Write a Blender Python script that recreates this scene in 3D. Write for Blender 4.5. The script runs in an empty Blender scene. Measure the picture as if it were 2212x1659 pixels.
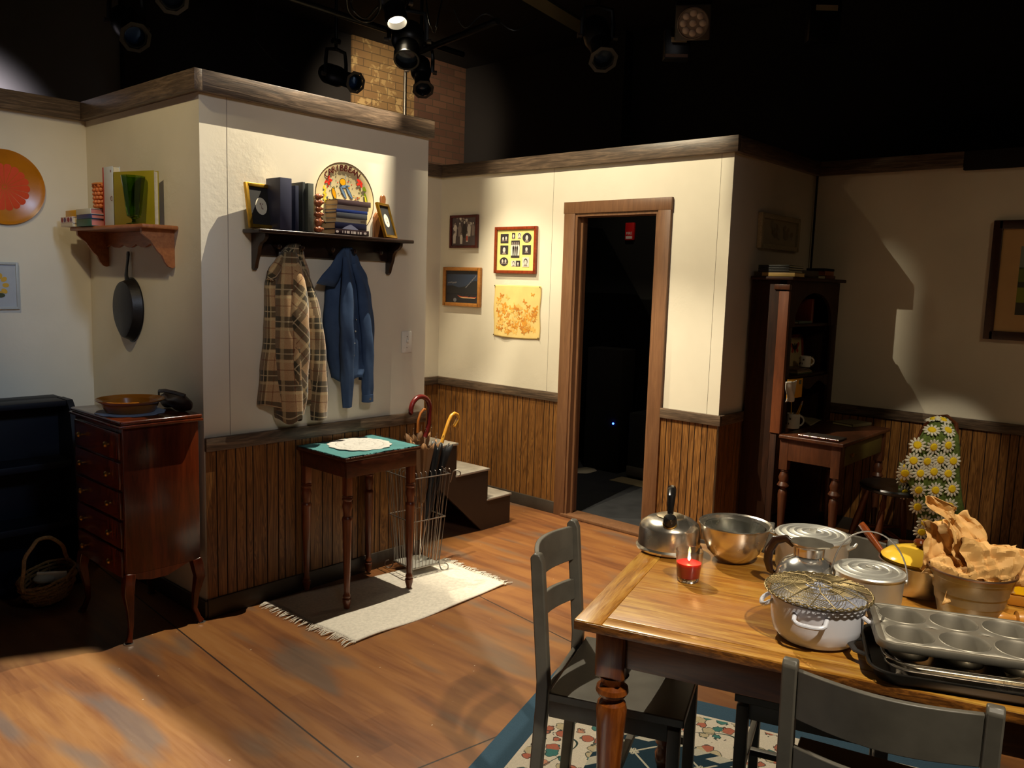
import bpy, bmesh, math, random
from mathutils import Vector, Matrix, noise
random.seed(11)
scn = bpy.context.scene
COL = scn.collection
PI = math.pi

# ---------------------------------------------------------------- camera
F_PX, PITCH, ROLL, YAW, CAM_H = 1776.25, 0.12214, 0.0305, 0.72561, 1.58
FW = Vector((math.cos(YAW)*math.cos(PITCH), math.sin(YAW)*math.cos(PITCH), -math.sin(PITCH)))
_r = Vector((math.sin(YAW), -math.cos(YAW), 0)); _u = _r.cross(FW)
RT = math.cos(ROLL)*_r + math.sin(ROLL)*_u
UP = -math.sin(ROLL)*_r + math.cos(ROLL)*_u
cam_d = bpy.data.cameras.new('camera'); cam = bpy.data.objects.new('camera', cam_d); COL.objects.link(cam)
cam_d.sensor_fit = 'HORIZONTAL'; cam_d.sensor_width = 36; cam_d.lens = F_PX/2212*36; cam_d.clip_start = .02
m = Matrix((RT, UP, -FW)).transposed().to_4x4(); m.translation = (0, 0, CAM_H); cam.matrix_world = m
scn.camera = cam
scn.view_settings.view_transform = 'Standard'; scn.view_settings.look = 'None'
scn.view_settings.gamma = 1; scn.view_settings.use_curve_mapping = False
scn.view_settings.exposure = 0.12

# ---------------------------------------------------------------- world and stage lighting
w = bpy.data.worlds.new('dark_room'); scn.world = w; w.use_nodes = True
w.node_tree.nodes['Background'].inputs[0].default_value = (1, .9, .75, 1)
w.node_tree.nodes['Background'].inputs[1].default_value = .006

def spot(name, loc, aim, power, half, col=(1, .78, .5), blend=.25, rad=.02):
    d = bpy.data.lights.new(name, 'SPOT'); o = bpy.data.objects.new(name, d); COL.objects.link(o)
    d.energy = power; d.spot_size = math.radians(half*2); d.spot_blend = blend; d.color = col; d.shadow_soft_size = rad
    o.location = loc; o.rotation_euler = (Vector(aim)-Vector(loc)).to_track_quat('-Z', 'Y').to_euler()
    return o
WARM = (1, .88, .62); AMBER = (1, .74, .42); COOL = (.93, .95, 1)
L1 = (2.97, 3.07, 3.5)      # over the coat wall, steep
L2 = (2.58, 3.145, 3.6)       # across to the doorway wall
L4 = (1.96, 2.4, 3.5)       # left floor pool
L7 = (.9, -.6, 3.4)         # front right, on the kitchen table
spot('stage_lamp_coats', L1, (2.5, 2.75, 0), 400, 46, (1, .89, .67), .25, .003)
spot('stage_lamp_doorway', L2, (4.38, 3.1, 1.2), 310, 35, WARM, .25, .006)
spot('stage_lamp_left_floor', L4, (.8, 3.0, 0), 850, 40, (.80, .92, 1), .3, .002)
spot('stage_lamp_table', L7, (2.25, .75, .6), 380, 22, (1, .88, .68), .6, .05)
spot('stage_lamp_front_wash', (.5, -.9, 3.5), (3.2, 3.6, 1.85), 150, 22, (1, .95, .93), .9, .35)
spot('stage_lamp_blue_wash', (1.3, -.3, 3.4), (.9, 4.64, 1.25), 230, 15, (.50, .70, 1), .9, .25)
spot('stage_lamp_left_wall', (.9, 2.0, 3.4), (1.1, 4.64, 2.35), 42, 17, (1, .86, .62), .9, .1)
spot('stage_lamp_daisies', (3.2, .2, 3.4), (5.2, 1.28, .75), 170, 7, (1, .88, .66), .3, .03)
spot('stage_lamp_shelf_gold', (.5, 2.9, 3.35), (1.8, 4.08, 1.9), 62, 24, (1, .82, .48), .9, .04)
spot('stage_lamp_right_wall', (2.6, -1.2, 3.4), (5.5, 1.0, 1.0), 34, 24, (1, .76, .45), .9, .3)
spot('added_fill_right_corner', (2.62, 3.34, 3.77), (5.56, .9, 1.3), 7, 22, (1, .72, .4), .7, .02)  # added weak lamp, gives the right wall its dim lit shape
spot('stage_lamp_back_wall', (.4, 4.0, 3.3), (1.65, 6.5, 2.5), 3000, 12, (.95, .90, 1), 1, .1)
spot('stage_lamp_brick', (3.9, 4.8, 3.3), (5.4, 6.4, 2.95), 300, 30, (1, .82, .55), .8, .05)
spot('added_fill_backstage', (5.0, 3.5, 3.3), (5.6, 3.5, .6), 22, 48, WARM, .6, .05)  # added lamp, lifts the dark space behind the doorway

# ---------------------------------------------------------------- helpers
def lin(c):
    return tuple((v/255/12.92 if v/255 <= .04045 else ((v/255+.055)/1.055)**2.4) for v in c)
def ray(px, py):
    return (FW + RT*((px-1106)/F_PX) - UP*((py-829.5)/F_PX))
def hit(px, py, ax, v):
    d = ray(px, py); o = (0, 0, CAM_H); i = 'xyz'.index(ax); t = (v-o[i])/d[i]
    return Vector((d[0]*t, d[1]*t, CAM_H+d[2]*t))
def hitp(px, py, p0, dirn):
    n = Vector((-dirn[1], dirn[0], 0)); d = ray(px, py); o = Vector((0, 0, CAM_H))
    t = (Vector(p0)-o).dot(n)/d.dot(n); return o+d*t

class MB:
    def __init__(s):
        s.bm = bmesh.new(); s.uv = s.bm.loops.layers.uv.new('uv'); s.mi = 0
    def _m(s, fs):
        for f in fs: f.material_index = s.mi
    def box(s, a, b, bev=0, M=None, seg=2):
        a, b = Vector(a), Vector(b)
        vs = [s.bm.verts.new((x, y, z)) for z in (a[2], b[2]) for y in (a[1], b[1]) for x in (a[0], b[0])]
        q = [(0, 2, 3, 1), (4, 5, 7, 6), (0, 1, 5, 4), (2, 6, 7, 3), (0, 4, 6, 2), (1, 3, 7, 5)]
        fs = [s.bm.faces.new([vs[i] for i in f]) for f in q]; s._m(fs)
        if M is not None:
            for v in vs: v.co = M @ v.co
        if bev > 0:
            es = {e for f in fs for e in f.edges}
            r = bmesh.ops.bevel(s.bm, geom=list(es), offset=bev, segments=seg, affect='EDGES', profile=.5)
            s._m(r['faces'])
        return s
    def tube(s, pts, r, n=8, closed=False, cap=True, flat=1.0, mod=None, ref=None):
        pts = [Vector(p) for p in pts]; k = len(pts)
        rs = r if isinstance(r, (list, tuple)) else [r]*k
        rings = []; prev = Vector(ref) if ref else None; L = 0; Ls = []
        for i, p in enumerate(pts):
            if closed: t = pts[(i+1) % k]-pts[i-1]
            else: t = pts[min(i+1, k-1)]-pts[max(i-1, 0)]
            t.normalize()
            if prev is None:
                prev = Vector((0, 0, 1)) if abs(t.z) < .9 else Vector((1, 0, 0))
            a = (prev-t*prev.dot(t)).normalized(); b = t.cross(a); prev = a
            if i: L += (p-pts[i-1]).length
            Ls.append(L)
            ring = []
            for j in range(n):
                th = 2*PI*j/n; rr = rs[i]*(mod(th, i/max(1, k-1)) if mod else 1)
                ring.append(s.bm.verts.new(p+a*(rr*math.cos(th))+b*(rr*flat*math.sin(th))))
            rings.append(ring)
        for i in range(k if closed else k-1):
            A, B = rings[i], rings[(i+1) % k]
            for j in range(n):
                f = s.bm.faces.new((A[j], A[(j+1) % n], B[(j+1) % n], B[j])); f.material_index = s.mi
                c = 2*PI*rs[i]/n
                for lp, uvv in zip(f.loops, ((j*c, Ls[i]), ((j+1)*c, Ls[i]), ((j+1)*c, Ls[(i+1) % k]), (j*c, Ls[(i+1) % k]))): lp[s.uv].uv = uvv
        if cap and not closed:
            for R in (rings[0][::-1], rings[-1]):
                f = s.bm.faces.new(R); f.material_index = s.mi
        return s
    def lathe(s, prof, n=32, c=(0, 0, 0), M=None, sx=1, sy=1):
        c = Vector(c); rings = []
        for r, z in prof:
            if r < 1e-5: rings.append([s.bm.verts.new(c+Vector((0, 0, z)))])
            else: rings.append([s.bm.verts.new(c+Vector((sx*r*math.cos(2*PI*j/n), sy*r*math.sin(2*PI*j/n), z))) for j in range(n)])
        if M is not None:
            for R in rings:
                for v in R: v.co = M @ v.co
        for A, B in zip(rings, rings[1:]):
            for j in range(n):
                k = (j+1) % n
                if len(A) == 1 and len(B) == 1: continue
                if len(A) == 1: f = s.bm.faces.new((A[0], B[k], B[j]))
                elif len(B) == 1: f = s.bm.faces.new((A[j], A[k], B[0]))
                else: f = s.bm.faces.new((A[j], A[k], B[k], B[j]))
                f.material_index = s.mi
        return s
    def prism(s, poly, h, M=None, z0=0):
        A = [s.bm.verts.new((x, y, z0)) for x, y in poly]; B = [s.bm.verts.new((x, y, z0+h)) for x, y in poly]
        n = len(poly); fs = [s.bm.faces.new(A[::-1]), s.bm.faces.new(B)]
        for i in range(n): fs.append(s.bm.faces.new((A[i], A[(i+1) % n], B[(i+1) % n], B[i])))
        s._m(fs)
        if M is not None:
            for v in A+B: v.co = M @ v.co
        return s
    def ball(s, c, r, n=16, sc=(1, 1, 1), M=None, m=8):
        k = m; prof = [(r*math.sin(PI*i/k)*1.0, -r*math.cos(PI*i/k)) for i in range(k+1)]
        T = Matrix.Translation(c) @ (M if M is not None else Matrix.Identity(4)) @ Matrix.Diagonal((*sc, 1))
        return s.lathe(prof, n, M=T)
    def sheet(s, f, nu, nv, closeu=False, uvs=None):
        V = [[s.bm.verts.new(f(i/nu, j/nv)) for i in range(nu if closeu else nu+1)] for j in range(nv+1)]
        for j in range(nv):
            for i in range(nu):
                k = (i+1) % nu if closeu else i+1
                fc = s.bm.faces.new((V[j][i], V[j][k], V[j+1][k], V[j+1][i])); fc.material_index = s.mi
                if uvs:
                    for lp, q in zip(fc.loops, ((i, j), (i+1, j), (i+1, j+1), (i, j+1))): lp[s.uv].uv = uvs(q[0]/nu, q[1]/nv)
        return s
    def build(s, name, mt, parent=None, ang=35, solid=0, sub=0, label=None, bevel=0, fix=True):
        if fix: bmesh.ops.recalc_face_normals(s.bm, faces=s.bm.faces)
        me = bpy.data.meshes.new(name); s.bm.to_mesh(me); s.bm.free()
        for q in (mt if isinstance(mt, (list, tuple)) else [mt]): me.materials.append(q)
        if ang is not None:
            for p in me.polygons: p.use_smooth = True
            me.set_sharp_from_angle(angle=math.radians(ang))
        o = bpy.data.objects.new(name, me); COL.objects.link(o)
        if parent is not None: o.parent = parent
        if solid:
            md = o.modifiers.new('solid', 'SOLIDIFY'); md.thickness = solid; md.offset = 0
        if bevel:
            md = o.modifiers.new('bevel', 'BEVEL'); md.width = bevel; md.segments = 2; md.limit_method = 'ANGLE'
        if sub:
            md = o.modifiers.new('sub', 'SUBSURF'); md.levels = sub; md.render_levels = sub
        if label: o['label'] = label
        return o

def tag(o, label, cat, group=None):
    o['label'] = label; o['category'] = cat
    if group: o['group'] = group
    return o
def thing(name, label, cat, loc=(0, 0, 0), rz=0, group=None, rot=None):
    o = bpy.data.objects.new(name, None); COL.objects.link(o); o.empty_display_size = .05
    o.location = loc; o.rotation_euler = rot if rot else (0, 0, rz)
    return tag(o, label, cat, group)
def struct(o):
    o['kind'] = 'structure'; return o
def dup(root, loc, rz=None, label=None, rot=None, group=None):
    r = root.copy(); COL.objects.link(r); r.location = loc
    if rz is not None: r.rotation_euler = (0, 0, rz)
    if rot is not None: r.rotation_euler = rot
    if label: r['label'] = label
    if group: r['group'] = group
    for ch in list(root.children):
        c = ch.copy(); COL.objects.link(c); c.parent = r
        for g in list(ch.children):
            d = g.copy(); COL.objects.link(d); d.parent = c
    return r
RX = lambda a: Matrix.Rotation(a, 4, 'X')
RY = lambda a: Matrix.Rotation(a, 4, 'Y')
RZ = lambda a: Matrix.Rotation(a, 4, 'Z')
TR = lambda *a: Matrix.Translation(a)

def text_mesh(mb, body, size, M, depth=.0006, align='CENTER'):
    cu = bpy.data.curves.new('t', 'FONT'); cu.body = body; cu.size = size; cu.extrude = depth; cu.align_x = align; cu.align_y = 'CENTER'
    o = bpy.data.objects.new('t', cu); COL.objects.link(o)
    dg = bpy.context.evaluated_depsgraph_get(); me = bpy.data.meshes.new_from_object(o.evaluated_get(dg))
    bpy.data.objects.remove(o); bpy.data.curves.remove(cu)
    n0 = len(mb.bm.verts); mb.bm.from_mesh(me); bpy.data.meshes.remove(me)
    mb.bm.verts.ensure_lookup_table()
    vs = [mb.bm.verts[i] for i in range(n0, len(mb.bm.verts))]
    for v in vs: v.co = M @ v.co
    for v in vs:
        for f in v.link_faces: f.material_index = mb.mi

# ---------------------------------------------------------------- materials
class NT:
    def __init__(s, name):
        s.m = bpy.data.materials.new(name); s.m.use_nodes = True; s.t = s.m.node_tree
        s.b = s.t.nodes['Principled BSDF']
    def n(s, ty, **k):
        nd = s.t.nodes.new(ty)
        for a, v in k.items(): setattr(nd, a, v)
        return nd
    def l(s, a, b): s.t.links.new(a, b)
    def val(s, x, sock):
        if isinstance(x, (int, float)): sock.default_value = x
        elif isinstance(x, tuple): sock.default_value = x
        else: s.l(x, sock)
    def math(s, op, a, b=0.0, c=None):
        nd = s.n('ShaderNodeMath', operation=op); s.val(a, nd.inputs[0]); s.val(b, nd.inputs[1])
        if c is not None: s.val(c, nd.inputs[2])
        return nd.outputs[0]
    def coord(s, kind='Object', scale=(1, 1, 1), rot=(0, 0, 0), loc=(0, 0, 0)):
        tc = s.n('ShaderNodeTexCoord'); mp = s.n('ShaderNodeMapping')
        mp.inputs['Scale'].default_value = scale; mp.inputs['Rotation'].default_value = rot; mp.inputs['Location'].default_value = loc
        s.l(tc.outputs[kind], mp.inputs[0]); return mp.outputs[0]
    def noise(s, vec, scale, det=3, rough=.55, dist=0):
        nd = s.n('ShaderNodeTexNoise'); s.l(vec, nd.inputs['Vector']); nd.inputs['Scale'].default_value = scale
        nd.inputs['Detail'].default_value = det; nd.inputs['Roughness'].default_value = rough; nd.inputs['Distortion'].default_value = dist
        return nd.outputs[0]
    def ramp(s, fac, stops, interp='LINEAR'):
        nd = s.n('ShaderNodeValToRGB'); cr = nd.color_ramp; cr.interpolation = interp
        while len(cr.elements) < len(stops): cr.elements.new(.5)
        for e, (p, c) in zip(cr.elements, stops): e.position = p; e.color = (*c, 1)
        s.l(fac, nd.inputs[0]); return nd.outputs[0]
    def mix(s, fac, a, b, mode='MIX'):
        nd = s.n('ShaderNodeMix', data_type='RGBA', blend_type=mode)
        s.val(fac, nd.inputs['Factor'])
        for x, i in ((a, 6), (b, 7)):
            if isinstance(x, tuple): nd.inputs[i].default_value = (*x[:3], 1)
            else: s.l(x, nd.inputs[i])
        return nd.outputs[2]
    def bump(s, h, st=.3, dist=.002):
        nd = s.n('ShaderNodeBump'); nd.inputs['Strength'].default_value = st; nd.inputs['Distance'].default_value = dist
        s.l(h, nd.inputs['Height']); s.l(nd.outputs[0], s.b.inputs['Normal'])
    def fin(s, col, rough=.5, metal=0, spec=.5):
        s.val((*col[:3], 1) if isinstance(col, tuple) else col, s.b.inputs['Base Color'])
        s.val(rough, s.b.inputs['Roughness']); s.b.inputs['Metallic'].default_value = metal
        s.b.inputs['Specular IOR Level'].default_value = spec
        return s.m

def plain(name, c, rough=.5, metal=0, var=.12, nscale=9, bump=0, bscale=60, spec=.5, sheen=0):
    N = NT(name); v = N.coord(); c = lin(c)
    k = N.noise(v, nscale, 4)
    col = N.ramp(k, [(.3, tuple(x*(1-var) for x in c)), (.7, tuple(min(1, x*(1+var)) for x in c))])
    if bump: N.bump(N.noise(v, bscale, 3), bump)
    if sheen: N.b.inputs['Sheen Weight'].default_value = sheen
    rr = N.math('MULTIPLY_ADD', k, .15, rough-.07)
    return N.fin(col, rr, metal, spec)
def wood(name, c1, c2, grain=(1, 1, 14), rough=.4, scale=3, bump=.1, spec=.5, ring=2.0, coat=0):
    """grain: noise stretch; the small number is the direction of the grain"""
    N = NT(name); v = N.coord(scale=grain)
    a = N.noise(v, scale, 5, .6, ring); b = N.noise(v, scale*6, 3, .6)
    f = N.math('MULTIPLY_ADD', b, .35, N.math('MULTIPLY', a, .8))
    col = N.ramp(f, [(.35, lin(c1)), (.55, lin(tuple((x+y)/2 for x, y in zip(c1, c2)))), (.75, lin(c2))])
    if bump: N.bump(f, bump)
    if coat: N.b.inputs['Coat Weight'].default_value = coat; N.b.inputs['Coat Roughness'].default_value = .15
    return N.fin(col, rough, 0, spec)
def metal(name, c, rough=.2, var=.08, scratch=.05, met=.93):
    N = NT(name); v = N.coord(); k = N.noise(v, 25, 5)
    c = lin(c); col = N.ramp(k, [(.3, tuple(x*(1-var) for x in c)), (.7, c)])
    N.bump(N.noise(v, 12, 2), scratch, .003)
    return N.fin(col, N.math('MULTIPLY_ADD', k, .2, rough-.08), met)
def glassy(name, c, rough=.02, ior=1.45):
    N = NT(name); m = N.fin(lin(c), rough); N.b.inputs['Transmission Weight'].default_value = 1; N.b.inputs['IOR'].default_value = ior
    return m
def glow(name, c, st):
    N = NT(name); m = N.fin(lin(c), .5); N.b.inputs['Emission Color'].default_value = (*lin(c), 1); N.b.inputs['Emission Strength'].default_value = st
    return m
# ---------------------------------------------------------------- set materials
def m_wall():
    N = NT('cream_wall_paint'); v = N.coord()
    k = N.noise(v, 1.4, 4)
    col = N.ramp(k, [(.3, lin((212, 203, 184))), (.7, lin((226, 217, 198)))])
    lump = N.noise(v, 30, 5, .6); pm = N.n('ShaderNodeMapRange'); pm.inputs[1].default_value = .54; pm.inputs[2].default_value = .66; N.l(N.noise(v, 1.9, 1), pm.inputs[0]); patch = pm.outputs[0]
    N.bump(N.math('MULTIPLY_ADD', N.math('MULTIPLY', lump, patch), 1.0, N.math('MULTIPLY', N.noise(v, 6, 2), .25)), .4, .004)
    return N.fin(col, .62, 0, .35)
M_WALL = m_wall()
M_GROOVE = plain('printed_groove', (48, 28, 12), .7, var=.3)
def m_panel(name, c1, c2, c3, axis):
    N = NT(name)
    v = N.coord(scale=(9, 9, .55)); vv = N.coord(scale=(30, 30, .9))
    a = N.noise(v, 2.2, 3, .5, 2.6); rings = N.math('SINE', N.math('MULTIPLY', a, 46))
    f = N.math('MULTIPLY_ADD', rings, .16, N.math('MULTIPLY_ADD', N.noise(vv, 4, 4, .7), .55, .22))
    big = N.noise(N.coord(scale=(7, 7, .15)), 1.2, 1)
    f = N.math('ADD', f, N.math('MULTIPLY_ADD', big, .35, -.17))
    col = N.ramp(f, [(.22, lin(c1)), (.5, lin(c2)), (.8, lin(c3))])
    N.bump(f, .08)
    return N.fin(col, .42, 0, .45)
M_PANEL = m_panel('oak_print_paneling', (78, 48, 20), (122, 80, 38), (154, 108, 56), 0)
M_TRIM = wood('dark_stained_trim', (40, 30, 24), (84, 66, 52), (9, 9, 9), .5, 2.2, .35)
M_TRIMX = wood('dark_stained_board_x', (46, 37, 30), (128, 106, 86), (1.2, 16, 16), .42, 2.2, .5)
M_TRIMY = wood('dark_stained_board_y', (46, 37, 30), (118, 97, 78), (16, 1.2, 16), .42, 2.2, .5)
M_BASE = plain('dark_grey_baseboard', (62, 55, 48), .45, var=.2, bump=.1)
M_FRAME = wood('brown_painted_door_frame', (98, 66, 44), (126, 88, 58), (12, 12, 1), .45, 2, .12)
M_BLACK = plain('flat_black_paint', (30, 27, 27), .85, var=.15, nscale=1.5, spec=.2)
M_BLACK2 = plain('backstage_black', (24, 22, 21), .8, var=.2, nscale=2, spec=.2)
M_GREYBLK = plain('charcoal_painted_wall', (92, 88, 86), .75, var=.08, nscale=1.2, spec=.25)
M_SEAM = plain('wall_seam', (110, 100, 85), .8)

def m_floor():
    N = NT('painted_wood_floor'); v = N.coord()
    br = N.n('ShaderNodeTexBrick'); N.l(N.coord(rot=(0, 0, PI/2+.03)), br.inputs['Vector']); br.inputs['Scale'].default_value = 1
    br.inputs['Brick Width'].default_value = .52; br.inputs['Row Height'].default_value = .105; br.inputs['Mortar Size'].default_value = 0
    br.inputs['Color1'].default_value = (0, 0, 0, 1); br.inputs['Color2'].default_value = (1, 1, 1, 1); br.offset = .37
    st = N.noise(N.coord(scale=(7, 1.0, 1)), 1.3, 5, .55, .15)
    fine = N.noise(N.coord(scale=(26, 1.6, 1)), 3, 4, .65)
    f = N.math('MULTIPLY_ADD', br.outputs[0], .10, N.math('MULTIPLY_ADD', st, .8, N.math('MULTIPLY', fine, .15)))
    col = N.ramp(f, [(.30, lin((88, 50, 25))), (.46, lin((120, 72, 35))), (.62, lin((142, 92, 45))), (.80, lin((152, 104, 56)))])
    gr = N.noise(N.coord(scale=(6.5, 1.5, 1), loc=(3.1, 1.7, 0)), 1.1, 2, .4, .1)
    gm = N.ramp(gr, [(.54, (0, 0, 0)), (.66, (1, 1, 1))])
    col = N.mix(N.math('MULTIPLY', gm, .62), col, lin((92, 82, 72)))
    # scuffs and dust specks
    sp = N.n('ShaderNodeTexVoronoi', feature='F1'); sp.inputs['Scale'].default_value = 9; N.l(N.coord(scale=(1, 1.6, 1)), sp.inputs['Vector'])
    spk = N.math('LESS_THAN', sp.outputs['Distance'], .032)
    col = N.mix(N.math('MULTIPLY', spk, .85), col, lin((214, 200, 176)))
    # joints between the floor sheets
    sx = N.n('ShaderNodeSeparateXYZ'); N.l(v, sx.inputs[0]); X, Y = sx.outputs[0], sx.outputs[1]
    def line(a, b, off, lo=None, hi=None, wd=.0035):
        d = N.math('ABSOLUTE', N.math('SUBTRACT', N.math('ADD', N.math('MULTIPLY', X, a), N.math('MULTIPLY', Y, b)), off))
        q = N.math('LESS_THAN', d, wd)
        if lo is not None:
            t = N.math('ADD', N.math('MULTIPLY', X, b), N.math('MULTIPLY', Y, -a))
            q = N.math('MULTIPLY', q, N.math('MULTIPLY', N.math('GREATER_THAN', t, lo), N.math('LESS_THAN', t, hi)))
        return q
    s1 = line(1, -.0757, 1.650-.0757*3.339)
    s2 = line(1, -.1395, 2.896-.1395*2.667)
    s3 = line(.17, 1, 1.702*.17+1.865, -9, 9)
    s4 = line(-.036, 1, -.036*2.901+2.516, -9, -2.85)
    allj = N.math('MAXIMUM', N.math('MAXIMUM', s1, s2), N.math('MAXIMUM', s3, N.math('MULTIPLY', s4, N.math('GREATER_THAN', X, 2.88))))
    col = N.mix(allj, col, lin((34, 20, 12)))
    N.bump(N.math('SUBTRACT', f, N.math('MULTIPLY', allj, 2)), .12, .003)
    N.b.inputs['Sheen Weight'].default_value = .06; N.b.inputs['Sheen Roughness'].default_value = .5
    return N.fin(col, N.math('MULTIPLY_ADD', fine, .25, .30), 0, .6)
M_FLOOR = m_floor()

def m_brick():
    N = NT('painted_brick'); v = N.coord(rot=(PI/2, 0, 0))
    br = N.n('ShaderNodeTexBrick'); N.l(v, br.inputs['Vector'])
    br.inputs['Scale'].default_value = 4.6; br.inputs['Mortar Size'].default_value = .02; br.inputs['Row Height'].default_value = .32; br.inputs['Brick Width'].default_value = .9
    br.inputs['Color1'].default_value = (*lin((92, 64, 50)), 1); br.inputs['Color2'].default_value = (*lin((76, 52, 42)), 1); br.inputs['Mortar'].default_value = (*lin((70, 58, 48)), 1)
    vo = N.coord(); pt = N.noise(vo, 9, 4, .6, .6)
    sx = N.n('ShaderNodeSeparateXYZ'); N.l(vo, sx.inputs[0])
    left = N.math('LESS_THAN', sx.outputs[0], 5.62)
    a = N.ramp(pt, [(.56, (0, 0, 0)), (.60, (1, 1, 1))])
    base_ = N.mix(N.math('MULTIPLY', left, .45), br.outputs[0], lin((140, 112, 70)), 'MIX')
    col = N.mix(N.math('MULTIPLY', N.math('MULTIPLY', a, left), .6), base_, lin((176, 150, 104)))
    d = N.ramp(N.noise(vo, 2.1, 3), [(.45, (0, 0, 0)), (.6, (1, 1, 1))])
    col = N.mix(N.math('MULTIPLY', N.math('MULTIPLY', d, left), .35), col, lin((130, 104, 66)))
    col = N.mix(N.math('MULTIPLY', br.outputs['Fac'], .65), col, lin((58, 48, 38)))
    N.bump(br.outputs['Fac'], -.6, .01)
    return N.fin(col, .8, 0, .2)
M_BRICK = m_brick()

# ---------------------------------------------------------------- set geometry
XB, XD, XF, XH = 1.807, 3.134, 4.382, 5.564
YA, YC, YE, YG = 4.643, 3.445, 4.66, 2.258
ZT, ZTOP, ZR, ZB = 2.35, 2.44, .845, .084
TH = .09
fl = MB().box((-3.5, -3, -.05), (6.333, 6.5, 0)); struct(fl.build('floor', M_FLOOR))
struct(MB().box((-3.5, -3, 3.8), (6.4, 6.6, 3.85)).build('ceiling', M_BLACK))

def wallx(name, x0, x1, y, z0=0, z1=ZTOP, mt=M_WALL):      # faces -y
    return struct(MB().box((x0, y, z0), (x1, y+TH, z1)).build(name, mt))
def wally(name, y0, y1, x, z0=0, z1=ZTOP, mt=M_WALL, parent=None):
    return struct(MB().box((x, y0, z0), (x+TH, y1, z1)).build(name, mt, parent))
def beads(x0, x1, rnd):
    """profile of grooved panelling from x0 to x1: (x, depth) pairs, groove flags"""
    out = [(x0, 0)]; x = x0; g = []
    while True:
        x += rnd.choice((.036, .062, .048, .075, .052))
        if x > x1-.02: break
        out += [(x-.0028, 0), (x, .004), (x+.0028, 0)]
    out.append((x1, 0)); return out
def wains(side, a0, a1, pos, z0=ZB-.01, z1=ZR-.02, rng=random.Random(5)):
    """panelling: side 'y' lies on a wall facing -y, side 'x' on a wall facing -x"""
    mb = MB(); pr = beads(a0, a1, rng); t = .009
    def P(a, d, z): return (a, pos-t+d, z) if side == 'y' else (pos-t+d, a, z)
    prev = None
    for i, (a, d) in enumerate(pr):
        cur = (mb.bm.verts.new(P(a, d, z0)), mb.bm.verts.new(P(a, d, z1)))
        if prev:
            f = mb.bm.faces.new((prev[0], cur[0], cur[1], prev[1]))
            f.material_index = 1 if (d > 0 or pr[i-1][1] > 0) else 0
        prev = cur
    # top, bottom and back closing strip
    b0, b1 = (mb.bm.verts.new(P(a0, t, z1)), mb.bm.verts.new(P(a1, t, z1)))
    c0, c1 = (mb.bm.verts.new(P(a0, 0, z1)), mb.bm.verts.new(P(a1, 0, z1)))
    mb.bm.faces.new((c0, c1, b1, b0))
    o = mb.build('wainscot', [M_PANEL, M_GROOVE], None, ang=None, fix=False); return o
def adopt(o, wall): o.parent = wall; return o
ntrim = [0]
def trim(a, b, mt, bev=.003):
    ntrim[0] += 1
    return struct(MB().box(a, b, bev).build('trim_%d' % ntrim[0], mt, ang=30))
def corn_y(x0, x1, y): trim((x0, y-.038, ZT), (x1, y-.001, ZTOP), M_TRIMX)
def corn_x(y0, y1, x): trim((x-.038, y0, ZT), (x-.001, y1, ZTOP), M_TRIMY)
def rail_y(x0, x1, y): trim((x0, y-.022, ZR-.062), (x1, y-.0005, ZR), M_TRIMX)
def rail_x(y0, y1, x): trim((x-.022, y0, ZR-.062), (x-.0005, y1, ZR), M_TRIMY)
nb = [0]
def base(name, a, b): return struct(MB().box(a, b, .003).build(name, M_BASE, ang=30))

# left wall, shelf wall, coat wall
wl = wallx('wall_left', -3.4, XB, YA); corn_y(-3.4, XB-.038, YA)
base('baseboard_left', (-3.4, YA-.014, 0), (XB-.014, YA-.0005, ZB))
wb = wally('wall_shelf_side', YC+TH, YA+TH, XB); corn_x(YC-.038, YA-.001, XB)
base('baseboard_shelf_side', (XB-.014, YC-.014, 0), (XB-.0005, YA-.014, ZB))
wc = wallx('wall_coat', XB, XD, YC); corn_y(XB-.001, XD+.01, YC); rail_y(XB, XD, YC)
adopt(wains('y', XB+.002, XD, YC), wc); base('baseboard_coat', (XB, YC-.018, 0), (XD, YC-.0005, ZB+.006))
sm = MB(); sm.box((XB+.128, YC-.0006, ZR), (XB+.130, YC-.0001, ZT)); sm.build('panel_joint', M_SEAM, wc)
wd = wally('wall_coat_end', YC+TH, YE, XD-TH)
# alcove
we = wallx('wall_alcove', XD-TH, XF, YE); corn_y(XD, XF-.038, YE); rail_y(XD, XF, YE)
adopt(wains('y', XD, XF, YE), we); base('baseboard_alcove', (XD, YE-.018, 0), (XF, YE-.0005, ZB))
# doorway wall: opening y DY0..DY1, z up to DZ
DY0, DY1, DZ = 2.725, 3.365, 2.045
wf = MB(); wf.box((XF, DY1, 0), (XF+TH, YE+TH, ZTOP)); wf.box((XF, YG, 0), (XF+TH, DY0, ZTOP)); wf.box((XF, DY0, DZ), (XF+TH, DY1, ZTOP))
wf = struct(wf.build('wall_doorway', M_WALL)); corn_x(YG-.038, YE, XF)
for yy in (3.565, 2.335):
    MB().box((XF-.0006, yy, ZR), (XF-.0001, yy+.002, ZT)).build('panel_joint', M_SEAM, wf)
rail_x(DY1+.08, YE-.022, XF); rail_x(YG-.022, DY0-.08, XF)
adopt(wains('x', DY1+.078, YE-.001, XF), wf); adopt(wains('x', YG, DY0-.078, XF), wf)
base('baseboard_doorway', (XF-.018, DY1+.08, 0), (XF-.0005, YE-.018, ZB)); base('baseboard_doorway_right', (XF-.018, YG, 0), (XF-.0005, DY0-.08, ZB))
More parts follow.
